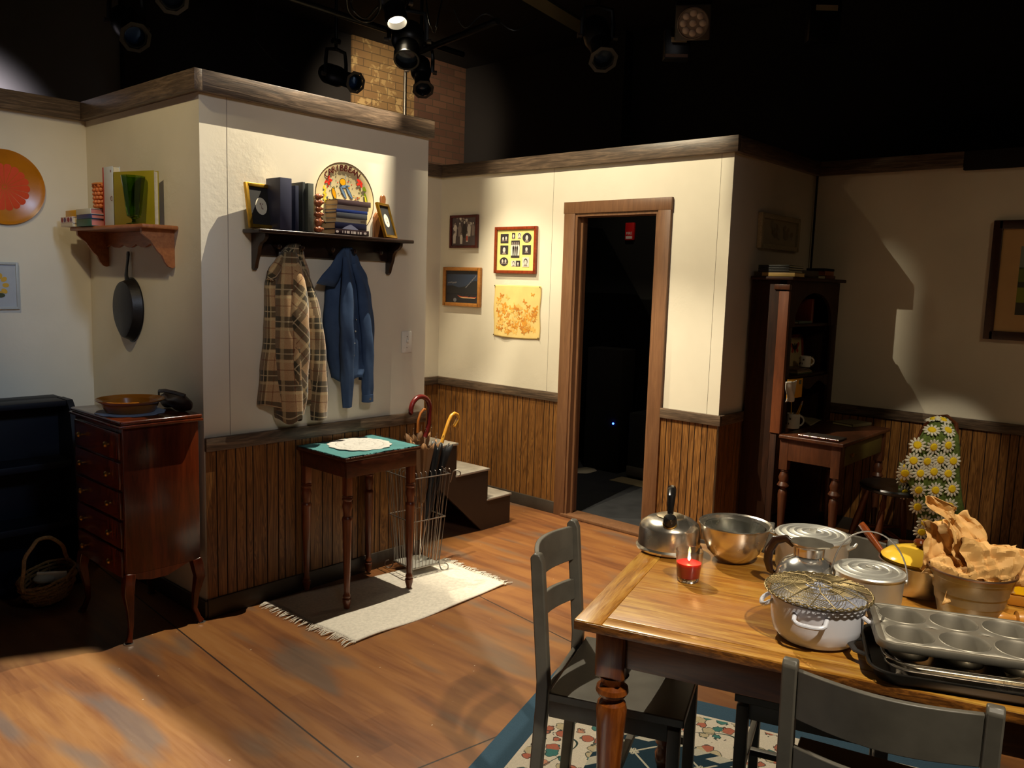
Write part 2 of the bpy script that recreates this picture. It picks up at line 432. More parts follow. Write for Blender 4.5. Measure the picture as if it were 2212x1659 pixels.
# desk wall and right wall
wg = wallx('wall_desk', XF+TH, XH, YG); corn_y(XF-.001, XH-.038, YG); rail_y(XF, XH, YG)
adopt(wains('y', XF+.001, XH, YG), wg); base('baseboard_desk', (XF-.018, YG-.018, 0), (XH, YG-.0005, ZB))
wh = wally('wall_right', -2.5, YG+TH, XH); corn_x(1.36, YG-.001, XH)
trim((XH-.038, -2.5, ZT-.02), (XH-.001, 1.358, ZTOP), M_BLACK)
rail_x(-2.5, YG-.022, XH); adopt(wains('x', -2.5, YG-.001, XH), wh); base('baseboard_right', (XH-.018, -2.5, 0), (XH-.0005, YG-.018, ZB))
cp = MB().box((XH-.05, YG-.03, 1.72), (XH-.0385, YG-.019, ZT+.02)); o = cp.build('corner_pipe', M_BLACK); o.parent = wh
# door frame and sill
df = thing('door_1', 'x', 'x'); del df['label']; del df['category']; struct(df)
q = MB(); J = .085
q.box((XF-.022, DY1-.004, 0), (XF-.0005, DY1+J, DZ+.001), .002)
q.box((XF-.022, DY0-J, 0), (XF-.0005, DY0+.004, DZ+.001), .002)
q.box((XF-.024, DY0-J-.004, DZ), (XF-.0005, DY1+J+.004, DZ+.075), .002)
q.build('casing', M_FRAME, df)
q = MB(); q.box((XF-.012, DY1-.02, 0), (XF+TH+.01, DY1-.0005, DZ-.0005)); q.box((XF-.012, DY0+.0005, 0), (XF+TH+.01, DY0+.02, DZ-.0005)); q.box((XF-.012, DY0+.02, DZ-.02), (XF+TH+.01, DY1-.02, DZ-.0005))
q.box((XF+.03, DY1-.035, .02), (XF+.045, DY1-.02, DZ-.02)); q.build('jamb', M_FRAME, df)
q = MB().box((XF-.03, DY0-.02, .0005), (XF+TH+.03, DY1+.02, .022), .004); q.build('sill', M_FRAME, df)

# theatre shell
struct(MB().box((-3.5, 6.5, 0), (4.88, 6.6, 3.8)).build('wall_back', M_GREYBLK))
struct(MB().box((2.79, 6.42, 0), (4.88, 6.5, 3.8)).build('wall_back_flat', M_BLACK))
struct(MB().box((4.86, 6.40, 0), (6.333, 6.6, 3.8)).build('wall_brick', M_BRICK))
struct(MB().box((6.333, -3, 0), (6.42, 6.6, 3.8)).build('wall_far_right', M_BLACK))
struct(MB().box((6.20, 4.30, 0), (6.333, 4.42, 3.8)).build('trim_post', M_BLACK2))
struct(MB().box((-3.6, -3, 0), (-3.5, 6.6, 3.8)).build('wall_far_left', M_BLACK))
struct(MB().box((-3.5, -3.1, 0), (6.4, -3, 3.8)).build('wall_front', M_BLACK))
# backstage behind the doorway
struct(MB().box((6.05, 2.36, 0), (6.10, 4.7, 2.42)).build('wall_backstage', M_BLACK2))
struct(MB().box((XF+TH, 4.75, 0), (6.05, 4.80, 2.42)).build('wall_backstage_left', M_BLACK2))
struct(MB().box((XF+TH+.002, 2.36, .001), (6.05, 4.74, .006)).build('floor_backstage', plain('black_stage_cloth', (34, 34, 36), .8, var=.3, bump=.1)))
# ---------------------------------------------------------------- shared materials and builders
M_PAGE = plain('book_pages', (222, 206, 170), .8, var=.1, nscale=50)
M_GOLD = metal('gilt_frame', (196, 150, 52), .32, .25)
M_MAHOG = wood('mahogany', (50, 17, 8), (106, 44, 19), (7, 7, .8), .22, 1.8, .05, ring=1.2, coat=.3)
M_DARKW = wood('near_black_stain', (24, 15, 12), (46, 30, 24), (2, 9, 9), .3, 2, .1)
M_PINE = wood('orange_pine', (132, 74, 34), (176, 108, 58), (2, 9, 9), .42, 2, .1)
M_WALN = wood('walnut', (78, 36, 18), (128, 66, 34), (8, 8, 1), .3, 2, .08, coat=.3)
M_WHITE = plain('white_glaze', (226, 222, 212), .25, var=.03)
M_IRON = plain('cast_iron', (34, 30, 28), .42, var=.25, bump=.25, bscale=120, metal=.4)
M_WICK = wood('wicker', (104, 72, 34), (180, 136, 76), (9, 9, 9), .6, 5, .3)
M_STEEL = metal('stainless_steel', (222, 214, 200), .22, .06, .04)
M_ALU = metal('spun_aluminium', (214, 212, 204), .42, .08, .06, .8)
M_CHROME = metal('chrome', (226, 224, 220), .14, .04, .03, .9)
M_BRASS = metal('aged_brass', (168, 128, 62), .35, .2)

def colour(name, c, rough=.55, **k): return plain(name, c, rough, var=k.pop('var', .08), **k)
def book(L, T, D, cov, loc, label, group=None, rz=0, rot=None, page=None, cat='book', name='book', marks=None):
    """spine on the near side (y=0), lying flat"""
    o = thing(name, label, cat, loc, rz, group)
    if rot is not None: o.rotation_euler = rot.to_euler()
    mb = MB(); c = .0022
    mb.box((-L/2, 0, 0), (L/2, D, c), .0006); mb.box((-L/2, 0, T-c), (L/2, D, T), .0006); mb.box((-L/2, -.0015, 0), (L/2, .002, T), .0012)
    mb.build('cover', cov, o)
    MB().box((-L/2+.004, .002, c), (L/2-.004, D-.005, T-c)).build('pages', page or M_PAGE, o)
    if marks: marks(o)
    return o
STAND = Matrix(((0, 0, -1), (0, 1, 0), (1, 0, 0)))                       # spine to the viewer, upright
FACE = Matrix(((0, 1, 0), (0, 0, 1), (1, 0, 0)))                          # cover to the viewer, spine left
def frame4(mb, w, h, fw, d, y0=0, bev=.003):
    mb.box((-w/2, y0-d, 0), (-w/2+fw, y0, h), bev); mb.box((w/2-fw, y0-d, 0), (w/2, y0, h), bev)
    mb.box((-w/2+fw*.6, y0-d, 0), (w/2-fw*.6, y0, fw), bev); mb.box((-w/2+fw*.6, y0-d, h-fw), (w/2-fw*.6, y0, h), bev)
    return mb
def shape(mb, kind, x, z, w, h, y, rot=0, n=20):
    pts = []
    if kind == 'e': pts = [(w/2*math.cos(2*PI*i/n), h/2*math.sin(2*PI*i/n)) for i in range(n)]
    elif kind == 'r': pts = [(-w/2, -h/2), (w/2, -h/2), (w/2, h/2), (-w/2, h/2)]
    elif kind == 't': pts = [(-w/2, -h/2), (w/2, -h/2), (0, h/2)]
    elif kind == 'p': pts = [(a*w/2, b*h/2) for a, b in n]
    c, s = math.cos(rot), math.sin(rot)
    vs = [mb.bm.verts.new((x+a*c-b*s, y, z+a*s+b*c)) for a, b in pts]
    f = mb.bm.faces.new(vs); f.material_index = mb.mi
    if f.normal.y > 0: f.normal_flip()
    return mb
BFLY = [(0, -.55), (.12, -.2), (.45, -.8), (.75, -.55), (.6, -.05), (1, .55), (.85, .9), (.3, .55), (.05, .15), (0, .3),
        (-.05, .15), (-.3, .55), (-.85, .9), (-1, .55), (-.6, -.05), (-.75, -.55), (-.45, -.8), (-.12, -.2)]
def ortho(ax, v, a, b):
    """size and centre of the thing on a wall whose corners are seen at a (top left) and b (bottom right)"""
    A, B = hit(*a, ax, v), hit(*b, ax, v)
    return (A-B).xy.length, A.z-B.z, (A+B)/2

# ---------------------------------------------------------------- black hutch against the left wall
M_NAVY = plain('black_blue_paint', (16, 18, 26), .5, var=.3, nscale=3, spec=.25)
t = thing('black_cabinet', 'black painted open cabinet with stepped shelves against the left wall', 'cabinet', (0, 0, 0))
CX1 = 1.60; y1 = YA-.02
mb = MB(); mb.box((.2, 4.50, .0), (CX1, y1, .93), .01); mb.build('back_panel', M_NAVY, t)
mb = MB(); mb.prism([(4.28, 0), (4.4998, 0), (4.4998, .93), (4.38, .93), (4.34, .885), (4.30, .62)], .03, M=Matrix(((0, 0, 1, CX1-.03), (1, 0, 0, 0), (0, 1, 0, 0), (0, 0, 0, 1)))); mb.build('side_panel', M_NAVY, t)
for z, d in ((.60, .18), (.30, .20), (.03, .22)):
    MB().box((.2, 4.50-d, z), (CX1-.031, 4.4995, z+.035), .006).build('shelf', M_NAVY, t)
MB().box((.2, 4.37, .90), (CX1-.031, 4.4995, .93), .008).build('top', M_NAVY, t)

# wicker basket on its side at the foot of the cabinet
bk = thing('wicker_basket', 'wicker basket with a hoop handle lying tipped by the black cabinet', 'basket', (1.38, 4.12, .030), .3)
bk.rotation_euler = (.0, -.22, .5); bk.scale = (1.12, 1.12, 1.12)
mb = MB()
for i in range(7):
    z = .012+i*.016; r = .085+.035*math.sin(i/6*PI*.55)
    mb.tube([((r+.004*math.cos(8*a+i*PI))*math.cos(a), (r+.004*math.cos(8*a+i*PI))*math.sin(a)*.8, z) for a in [2*PI*k/64 for k in range(64)]], .006, 6, closed=True)
mb.lathe([(0, .004), (.085, .004), (.09, .012), (.085, .012), (0, .010)], 24, sy=.8); mb.build('bowl', M_WICK, bk)
mb = MB()
for k in range(16):
    a = 2*PI*k/16; mb.tube([(.085*math.cos(a), .068*math.sin(a), .005), (.108*math.cos(a), .087*math.sin(a), .05), (.124*math.cos(a), .099*math.sin(a), .112)], .004, 5)
mb.build('stakes', M_WICK, bk)
MB().tube([(.124*math.cos(a), 0.004*math.sin(9*a), .10+.17*math.sin(a)) for a in [PI*k/30 for k in range(31)]], .008, 8).build('handle', M_WICK, bk)
c = MB(); c.ball((-.03, -.01, .095), .05, sc=(1, .8, .5)); o = c.build('yarn_bundle', colour('cream_knit', (196, 184, 150), .9, bump=.8, bscale=30)); o.location = (1.38, 4.12, .035); tag(o, 'cream knitted bundle lying inside the wicker basket', 'yarn')
MB().box((-.08, -.006, 0), (.08, .006, .07), .003, M=TR(1.39, 4.11, .10) @ RZ(-.6) @ RX(.5) @ Matrix.Diagonal((.8, 1, 1, 1))).build('folded_paper', M_PAGE); tag(bpy.data.objects['folded_paper'], 'folded pale paper tucked in the wicker basket', 'paper')

# ---------------------------------------------------------------- mahogany chest
ch = thing('chest_of_drawers', 'tall narrow mahogany chest of drawers with curved legs in the left corner', 'chest', (1.425, 3.405, 0))
DW, DD, DH = .355, .52, .965     # x, y, height
mb = MB(); mb.box((.012, .012, .30), (DW-.012, DD-.012, DH-.03), .004)
ap = [(.03, .30), (.06, .275), (.12, .262), (.19, .262), (.25, .285), (.29, .30)]
mb.prism([(.012, .301)]+[(a, b) for a, b in ap]+[(DW-.012, .301)], .012, M=Matrix(((1, 0, 0, 0), (0, 0, 1, .012), (0, 1, 0, 0), (0, 0, 0, 1))))
mb.build('carcass', M_MAHOG, ch)
mb = MB(); mb.box((-.012, -.012, DH-.03), (DW, DD, DH-.018), .004); mb.box((-.004, -.004, DH-.018), (DW, DD, DH), .007, seg=3); mb.build('top', M_MAHOG, ch)
zz = DH-.04
for k in range(5):
    h = .115; z1 = zz-.012; zz = z1-h
    d = MB().box((.0, .03, zz), (.0118, DD-.03, z1), .004).build('drawer', M_MAHOG, ch)
    for yy in (.12, DD-.12):
        kb = MB(); kb.lathe([(.004, 0), (.004, .008), (.011, .012), (.013, .018), (.008, .024), (0, .025)], 14, M=TR(-.0001, yy, (zz+z1)/2) @ RY(-PI/2)); kb.build('knob', M_BRASS, d)
def cab_leg(x, y, sx, sy):
    pts = [(x, y, .302), (x-sx*.006, y-sy*.006, .27), (x-sx*.012, y-sy*.012, .22), (x, y, .14), (x+sx*.004, y+sy*.004, .07), (x-sx*.008, y-sy*.008, .025), (x-sx*.016, y-sy*.016, .004)]
    mb = MB().tube(pts, [.03, .031, .028, .019, .014, .014, .019], 4, ref=(1, 1, 0)); lg = mb.build('leg', M_MAHOG, ch, bevel=.003)
    MB().lathe([(0, 0), (.02, 0), (.02, .0035), (0, .0035)], 14, c=(x-sx*.016, y-sy*.016, .0003)).build('foot_glide', M_CHROME, lg)
for (x, y, sx, sy) in ((.03, .03, 1, 1), (.03, DD-.03, 1, -1), (DW-.03, .03, -1, 1), (DW-.03, DD-.03, -1, -1)): cab_leg(x, y, sx, sy)
# doily, dish and bag on the chest
def doily(name, label, loc, r, mt, n=12, holes=True):
    o = thing(name, label, 'doily', loc)
    mb = MB(); N = n*8
    def rr(a, k): return r*k*(1+(.07*abs(math.sin(n*a/2)) if k > .9 else 0))
    rad = [0.02, .18, .22, .45, .5, .52, .72, .78, .8, .95, 1]
    for i in range(len(rad)-1):
        for j in range(N):
            if holes and i in (1, 4, 7) and j % 4 in (0, 1): continue
            a, b = 2*PI*j/N, 2*PI*(j+1)/N
            q = [(rr(a, rad[i]), a), (rr(b, rad[i]), b), (rr(b, rad[i+1]), b), (rr(a, rad[i+1]), a)]
            mb.bm.faces.new([mb.bm.verts.new((p*math.cos(t_), p*math.sin(t_), .0012)) for p, t_ in q])
    bmesh.ops.remove_doubles(mb.bm, verts=mb.bm.verts, dist=1e-5)
    mb.build('lace', mt, o, solid=.0018)
    return o
CT = 3.405
dl = doily('doily', 'pale grey blue doily under the brown dish on the chest', (1.562, CT+.22, DH+.001), .135, colour('pale_blue_cloth', (150, 158, 172), .85), holes=False)
ds = thing('baking_dish', 'large shallow amber brown baking dish on the chest of drawers', 'dish', (1.562, CT+.22, DH+.0035))
MB().lathe([(0, 0), (.095, 0), (.103, .006), (.118, .04), (.139, .052), (.142, .056), (.138, .058), (.112, .045), (.098, .012), (0, .010)], 48).build('dish', plain('amber_brown_glaze', (150, 88, 24), .15, var=.12), ds)
bag = thing('leather_bag', 'slumped dark leather bag behind the brown dish on the chest', 'bag', (1.742, CT+.14, DH+.0015))
M_LEA = plain('dark_leather', (44, 26, 20), .4, var=.3, bump=.3, bscale=25)
MB().sheet(lambda u, v: Vector(((.040*math.sin(PI*v)**.6)*math.cos(2*PI*u)+.0, (-.12+.30*v), max(0.0, .034+(.034*math.sin(PI*v)**.4+.008*math.sin(9*v)+.006*math.sin(17*v+2))*math.sin(2*PI*u)))), 20, 14, closeu=True).build('body', M_LEA, bag, ang=60)
MB().tube([(-.01, .17, .05), (-.02, .15, .072), (-.02, .09, .080), (-.01, .02, .078), (-.0, -.06, .072)], .009, 6, flat=.5).build('strap', M_LEA, bag)

# ---------------------------------------------------------------- pine wall shelf above the chest
SY, SZ = 4.05, 1.79
R_X = -PI/2
sh = thing('wall_shelf', 'orange pine wall shelf with scalloped apron above the chest', 'shelf', (XB-.0008, SY, SZ), R_X)
mb = MB(); mb.box((-.405, -.165, -.018), (.405, 0, 0), .005, seg=3); mb.build('board', M_PINE, sh)
ap = [(-.37, -.0185), (.37, -.0185)]+[(.30-.60*k/48, -.085-.012*abs(math.sin(PI*3.5*k/48))) for k in range(49)]
ap = [(-.34, -.019), (.34, -.019), (.34, -.09)]+[(.30-.60*k/48, -.078-.016*abs(math.sin(PI*4*k/48))) for k in range(49)]+[(-.34, -.09)]
MB().prism(ap, .014, M=Matrix(((1, 0, 0, 0), (0, 0, 1, -.015), (0, 1, 0, 0), (0, 0, 0, 1)))).build('apron', M_PINE, sh)
br = [(-.150, -.0185), (0, -.0185), (0, -.185), (-.012, -.19), (-.03, -.183), (-.045, -.165), (-.058, -.135), (-.075, -.12), (-.09, -.10), (-.11, -.07), (-.13, -.055), (-.148, -.04)]
for s in (-1, 1):
    MB().prism([(a, b) for a, b in br], .016, M=Matrix(((0, 0, 1, s*.356-.008), (1, 0, 0, 0), (0, 1, 0, 0), (0, 0, 0, 1)))).build('bracket', M_PINE, sh)
def onB(lx, ly, z=0): return Vector((XB+ly, SY-lx, SZ+z))                  # local shelf coordinates to the room
g = 'books lying on the pine wall shelf'
# right stack
z = .001; bx = -.20
for T, c, lb, dx in ((.034, (36, 92, 74), 'dark green book at the bottom of the right pile on the pine shelf', 0), (.020, (30, 60, 110), 'thin blue book between the green and the white book on the pine shelf', .004), (.027, (206, 206, 190), 'white book on top of the right pile on the pine shelf', -.002)):
    book(.175, T, .13, colour('cover', c, .4), onB(bx+dx, -.175, z), lb, g, rz=R_X, page=colour('pink_page_edges', (214, 130, 120), .7)); z += T+.0008
zr = z
z = .001; bx = -.385
for T, c, lb in ((.018, (206, 196, 176), 'pale book at the bottom of the left pile on the pine shelf'), (.030, (214, 196, 190), 'white book with red and purple blots on the pine shelf'), (.032, (210, 160, 40), 'yellow book on top of the left pile on the pine shelf')):
    mk = None
    if 'blots' in lb:
        def mk(o):
            m2 = MB()
            for i, (x, w_) in enumerate(((-.055, .022), (-.02, .03), (.025, .03), (.058, .02))): m2.mi = i % 2; shape(m2, 'e', x, .015, w_, .024, -.0021)
            m2.build('blots', [colour('red_print', (150, 40, 50)), colour('purple_print', (90, 60, 110))], o)
    book(.15, T, .12, colour('cover', c, .4), onB(bx+(.012 if 'yellow' in lb else 0), -.185+(.02 if 'yellow' in lb else 0), z), lb, g, rz=R_X, marks=mk); z += T+.0008
# woven pouch
wv = thing('woven_basket', 'small orange woven basket standing on the books of the pine shelf', 'basket', onB(-.135, -.105, zr+.001), R_X)
mb = MB()
for j in range(6):
    for i in range(14):
        th = 2*PI*(i+.5*(j % 2))/14; rx, ry = .050+.003*j, .034
        mb.ball((rx*math.cos(th), ry*math.sin(th), .012+j*.019), .0125, 6, sc=(1, 1, .8), m=4)
mb.lathe([(.0, .001), (.048, .001), (.058, .10), (.054, .10), (.044, .006), (0, .006)], 20, sy=.68)
mb.build('weave', plain('orange_straw', (206, 110, 44), .5, var=.25, nscale=40), wv)
MB().tube([(.062*math.cos(a), .044*math.sin(a), .116) for a in [2*PI*k/24 for k in range(24)]], .005, 6, closed=True).build('rim', plain('orange_straw_rim', (214, 130, 60), .5), wv)
# tall books
b = book(.272, .035, .11, colour('white_jacket', (196, 200, 204), .35), onB(.0, -.16, .1375), 'tall white jacketed book with a red spine standing on the pine shelf', 'tall books on the pine shelf', page=M_PAGE)
b.rotation_euler = (RZ(R_X).to_3x3() @ FACE @ Matrix.Rotation(0, 3, 'X')).to_euler(); b.location = onB(-.066, -.135, .1375)
MB().box((-.136, -.0022, -.0008), (.136, .012, .0358), .001).build('spine', colour('red_spine', (170, 50, 24), .4), b)
m2 = MB(); text_mesh(m2, 'D', .03, TR(-.01, .092, -.0012) @ RX(PI) @ RZ(PI/2), .0003); text_mesh(m2, 'KI', .016, TR(.115, .09, -.0012) @ RX(PI) @ RZ(PI/2), .0003)
m2.build('lettering', colour('dull_red_ink', (120, 50, 50)), b)
b = book(.245, .028, .255, plain('olive_cloth', (146, 130, 20), .5, var=.06), onB(0, 0, 0), 'large olive green book facing out behind the green goblet', 'tall books on the pine shelf')
b.rotation_euler = (RZ(R_X+.30).to_3x3() @ FACE).to_euler(); b.location = onB(.055, -.135, .1235)
m2 = MB()
for a, bb, c_, d_ in ((.02, .10, .03, .004), (.03, .115, .004, .03), (.018, .125, .03, .004), (.008, .112, .024, .003), (.035, .125, .018, .003)):
    m2.box((a-c_/2, bb-d_/2, -.0012), (a+c_/2, bb+d_/2, -.0003))
m2.build('stamped_emblem', colour('dark_stamp', (92, 80, 16)), b)
gb = thing('goblet', 'tall green glass goblet in front of the olive book', 'glass', onB(.245, -.130, .0008))
MB().lathe([(0, 0), (.034, 0), (.033, .004), (.012, .010), (.008, .018), (.012, .026), (.030, .036), (.034, .06), (.040, .12), (.047, .18), (.052, .215), (.0495, .215), (.044, .18), (.037, .12), (.031, .06), (.026, .042), (0, .036)], 10).build('glass_bowl', glassy('green_glass', (132, 178, 52), .04), gb)

# ---------------------------------------------------------------- skillet on the shelf wall
pn = thing('cast_iron_skillet', 'black cast iron skillet hanging by its handle under the pine shelf', 'pan', (XB-.001, 4.145, 1.42), R_X)
mb = MB()
# pan opens to the wall: closed bottom toward the viewer
pr_ = [(0, -.050), (.112, -.050), (.124, -.046), (.140, -.004), (.146, -.003), (.146, -.001), (.138, -.001), (.120, -.042), (0, -.046)]
def lip(r, a): return r*(1+.13*max(0, math.cos(a+PI/2))**10)
N_ = 48; rings = []
for r, y in pr_:
    rings.append([mb.bm.verts.new((lip(max(r, .0005), 2*PI*j/N_)*math.cos(2*PI*j/N_)*.93, y, lip(max(r, .0005), 2*PI*j/N_)*math.sin(2*PI*j/N_)*1.04-.02)) for j in range(N_)])
for A, B in zip(rings, rings[1:]):
    for j in range(N_): mb.bm.faces.new((A[j], A[(j+1) % N_], B[(j+1) % N_], B[j]))
mb.build('pan', M_IRON, pn)
MB().tube([(0, -.02, .115), (0, -.024, .14), (0, -.02, .18), (0, -.014, .22), (0, -.012, .245), (0, -.012, .257)], [.020, .015, .011, .012, .014, .011], 10, flat=.45, ref=(1, 0, 0)).build('handle', M_IRON, pn)

# ---------------------------------------------------------------- left wall: round tray and small picture
tr = thing('round_tray', 'round orange tray with a red flower motif hung on the left wall', 'tray', (hit(9, 404, 'y', YA).x, YA-.001, hit(9, 404, 'y', YA).z))
TRR = .182
mt_o = plain('orange_lacquer', (176, 108, 8), .25, var=.12)
MB().lathe([(0, .004), (TRR-.02, .004), (TRR-.006, .012), (TRR, .014), (TRR, .010), (TRR-.012, .001), (0, .0005)], 56, M=RX(PI/2)).build('dish', mt_o, tr)
mb = MB()
for k in range(18):
    a = 2*PI*k/18
    p = [(.010*math.cos(a-.1), .010*math.sin(a-.1)), (.105*math.cos(a-.165), .105*math.sin(a-.165)), (.113*math.cos(a-.09), .113*math.sin(a-.09)), (.115*math.cos(a), .115*math.sin(a)), (.113*math.cos(a+.09), .113*math.sin(a+.09)), (.105*math.cos(a+.165), .105*math.sin(a+.165)), (.010*math.cos(a+.1), .010*math.sin(a+.1))]
    shape(mb, 'p', 0, 0, 2, 2, -.0048, n=p)
shape(mb, 'e', 0, 0, .014, .014, -.0052)
mb.build('flower', colour('red_orange_print', (206, 66, 8), .3), tr)
def picture(name, label, cat, w_, h, loc, rz, fm, fw=.02, d=.018, mat=None, mw=0, art=None, ground=None, group=None, tilt=0, lean=0):
    o = thing(name, label, cat, loc, rz, group)
    if lean: o.rotation_euler = (lean, tilt, rz)
    frame4(MB(), w_, h, fw, d).build('frame', fm, o)
    MB().box((-w_/2+fw*.8, -d*.5, fw*.8), (w_/2-fw*.8, -.001, h-fw*.8)).build('mount' if mat else 'picture', mat or ground, o)
    yy = -d*.5-.0006
    if mat:
        MB().box((-w_/2+fw+mw, yy-.0004, fw+mw), (w_/2-fw-mw, yy+.0004, h-fw-mw)).build('picture', ground, o); yy -= .0008
    if art: art(o, yy, w_, h)
    return o
A_, B_ = hit(42, 566, 'y', YA), hit(42, 668, 'y', YA)
def art_yellow(o, y, w_, h):
    m2 = MB()
    for k in range(9):
        a = 2*PI*k/9; m2.mi = 0; shape(m2, 'e', .03+.03*math.cos(a), .12+.045*math.sin(a), .03, .022, y-.0002*k, a)
    m2.mi = 1; shape(m2, 'e', .035, .07, .04, .022, y-.002)
    m2.build('flowers', [colour('yellow_paint', (206, 160, 44)), colour('dark_green_paint', (60, 66, 36))], o)
wp = .24
picture('flower_picture', 'small pale framed flower picture cut by the left edge of the photo', 'picture', wp, .235, (B_.x-wp/2, YA-.001, B_.z), 0, colour('silver_white_frame', (176, 180, 180), .4), .014, .016, ground=colour('pale_grey_paper', (172, 176, 182)), art=art_yellow)
# ---------------------------------------------------------------- dark coat shelf
SXC, SZC = 2.455, 1.787
cs = thing('coat_shelf', 'near black wooden shelf with pegs and shaped brackets on the coat wall', 'shelf', (SXC, YC-.0008, SZC))
mb = MB(); mb.box((-.45, -.145, -.018), (.46, 0, 0), .006, seg=3); mb.build('board', M_DARKW, cs)
MB().box((-.385, -.016, -.115), (.385, 0, -.0185), .003).build('peg_rail', M_DARKW, cs)
bp = [(-.118, -.0185), (-.0, -.0185), (-.0, -.176), (-.012, -.184), (-.026, -.174), (-.036, -.145), (-.052, -.11), (-.058, -.08), (-.075, -.06), (-.10, -.05), (-.116, -.035)]
for s in (-1, 1):
    MB().prism(bp, .018, M=Matrix(((0, 0, 1, s*.395-.009), (1, 0, 0, 0), (0, 1, 0, 0), (0, 0, 0, 1)))).build('bracket', M_DARKW, cs)
for k, x in enumerate((-.30, -.175, .0, .135, .30)):
    MB().lathe([(.007, 0), (.006, .03), (.011, .045), (.011, .055), (0, .06)], 12, M=TR(x, -.016, -.065) @ RX(PI/2+.15)).build('peg', M_DARKW, cs)

def onC(px, py, out=.07, z=None):
    p = hit(px, py, 'y', YC-out)
    return Vector((p.x, p.y, SZC+.0008 if z is None else z))
# gilt frames with oval miniatures
def oval(o, y, w_, h):
    m2 = MB(); shape(m2, 'e', 0, h*.5, w_*.40, h*.38, y-.001, n=32); m2.mi = 1
    for a, b, c_, d_, e_ in ((-.004, .55, .010, .006, .5), (.004, .45, .014, .005, -.4), (0, .5, .003, .035, .3), (.008, .55, .009, .005, .9)): shape(m2, 'e', a, h*b, c_, d_, y-.0016, e_)
    m2.build('oval_miniature', [colour('ivory_oval', (204, 196, 176)), colour('grey_pink_drawing', (140, 110, 104))], o)
BLK = colour('black_velvet', (18, 14, 12), .8)
A_ = onC(572, 500, .10)
picture('framed_miniature', 'gilt frame with an ivory oval on black, at the left end of the coat shelf', 'frame', .155, .205, (A_.x+.012, YC-.062, A_.z+.001), .10, M_GOLD, .018, .016, ground=BLK, art=oval, lean=-.17, group='gilt oval frames on the coat shelf')
A_ = onC(842, 512, .10)
picture('framed_miniature', 'gilt frame with an ivory oval on black, at the right end of the coat shelf', 'frame', .135, .185, (A_.x+.008, A_.y+.01, A_.z+.001), .42, M_GOLD, .015, .016, ground=BLK, art=oval, lean=-.30, group='gilt oval frames on the coat shelf')
# standing books
def stand_book(px, w_, L, D, c, lb, out=.125, rz=0, **k):
    p = onC(px, 500, out); b = book(L, w_, D, colour('cover', c, .5, bump=k.get('bump', 0), bscale=30), (p.x, p.y, SZC+.0012+L/2), lb, 'books standing on the coat shelf')
    b.rotation_euler = (RZ(rz).to_3x3() @ STAND).to_euler(); return b
stand_book(630, .060, .232, .115, (48, 50, 72), 'thick slate blue book standing leftmost on the coat shelf', .14)
stand_book(645, .018, .205, .10, (28, 34, 58), 'thin dark navy book standing between the thick blue and the grey green book', .13)
stand_book(659, .014, .225, .10, (46, 50, 48), 'narrow dark book standing beside the grey green book', .13)
stand_book(677, .030, .222, .11, (80, 84, 74), 'worn grey green book standing on the coat shelf', .14, bump=.5)
# carved figure
cf = thing('carved_figure', 'small carved wooden totem figure beside the pile of books on the coat shelf', 'figurine', onC(687, 503, .125))
mb = MB(); zs = 0
for i, (h, rx, ry) in enumerate(((.03, .022, .02), (.045, .020, .018), (.028, .022, .018), (.026, .016, .017), (.034, .022, .02), (.026, .018, .018))):
    mb.ball((0.001*(i % 2), 0, zs+h/2), h/2*1.12, 14, sc=(rx/h*2*.9, ry/h*2*.9, 1)); zs += h*.94
    mb.ball((rx*.8, -.012, zs-h*.4), .007, 8); mb.ball((-rx*.8, -.012, zs-h*.4), .007, 8)
mb.bm.verts.ensure_lookup_table()
dz = -min(v.co.z for v in mb.bm.verts)
for v in mb.bm.verts: v.co.z += dz
mb.build('carving', wood('red_brown_carved_wood', (110, 50, 26), (190, 120, 80), (9, 9, 9), .3, 3, .3), cf)
# lying pile
z = .0012; p0 = onC(752, 505, .0)
g = 'books piled on the coat shelf'
pile = [(.205, .026, (44, 30, 34), 'dark book with pale spine marks at the bottom of the coat shelf pile', -.002),
        (.190, .031, (24, 26, 52), 'thick dark navy book second from the bottom of the coat shelf pile', -.008),
        (.185, .020, (196, 186, 160), 'cream book in the middle of the coat shelf pile', -.004),
        (.185, .026, (78, 80, 86), 'grey book under the thin blue one in the coat shelf pile', -.004),
        (.188, .015, (40, 58, 120), 'thin bright blue book in the coat shelf pile', -.002),
        (.190, .020, (176, 160, 146), 'beige book second from the top of the coat shelf pile', .004),
        (.200, .025, (92, 74, 76), 'brown mauve book on top of the coat shelf pile', .010)]
for i, (L, T, c, lb, dx) in enumerate(pile):
    mk = None
    if i == 0:
        def mk(o):
            m2 = MB()
            for q in range(9): m2.box((-.06+q*.013, -.0022, .007), (-.06+q*.013+.004+.004*(q % 3), -.0014, .019))
            for q in (-.09, .078): shape(m2, 'e', q, .013, .018, .012, -.0020)
            m2.build('spine_marks', colour('pale_ink', (190, 176, 170)), o)
    if i == 1:
        def mk(o):
            m2 = MB(); shape(m2, 'p', -.005, .012, .10, .026, -.0019, n=[(-1, -.9), (1, -.9), (.55, .1), (.1, .9), (-.1, .8), (-.6, .0)]); m2.build('spine_emblem', colour('grey_emblem', (120, 124, 150)), o)
    if i == 2:
        def mk(o):
            m2 = MB(); m2.box((.055, -.0022, .004), (.084, -.0014, .016)); m2.build('spine_label', colour('tan_label', (150, 136, 110)), o)
    book(L, T, .115, colour('cover', c, .35), (p0.x+dx-.075, YC-.135+.002*(i % 3), SZC+z), lb, g, marks=mk, page=colour('tan_pages', (190, 160, 118), .8)); z += T+.0006
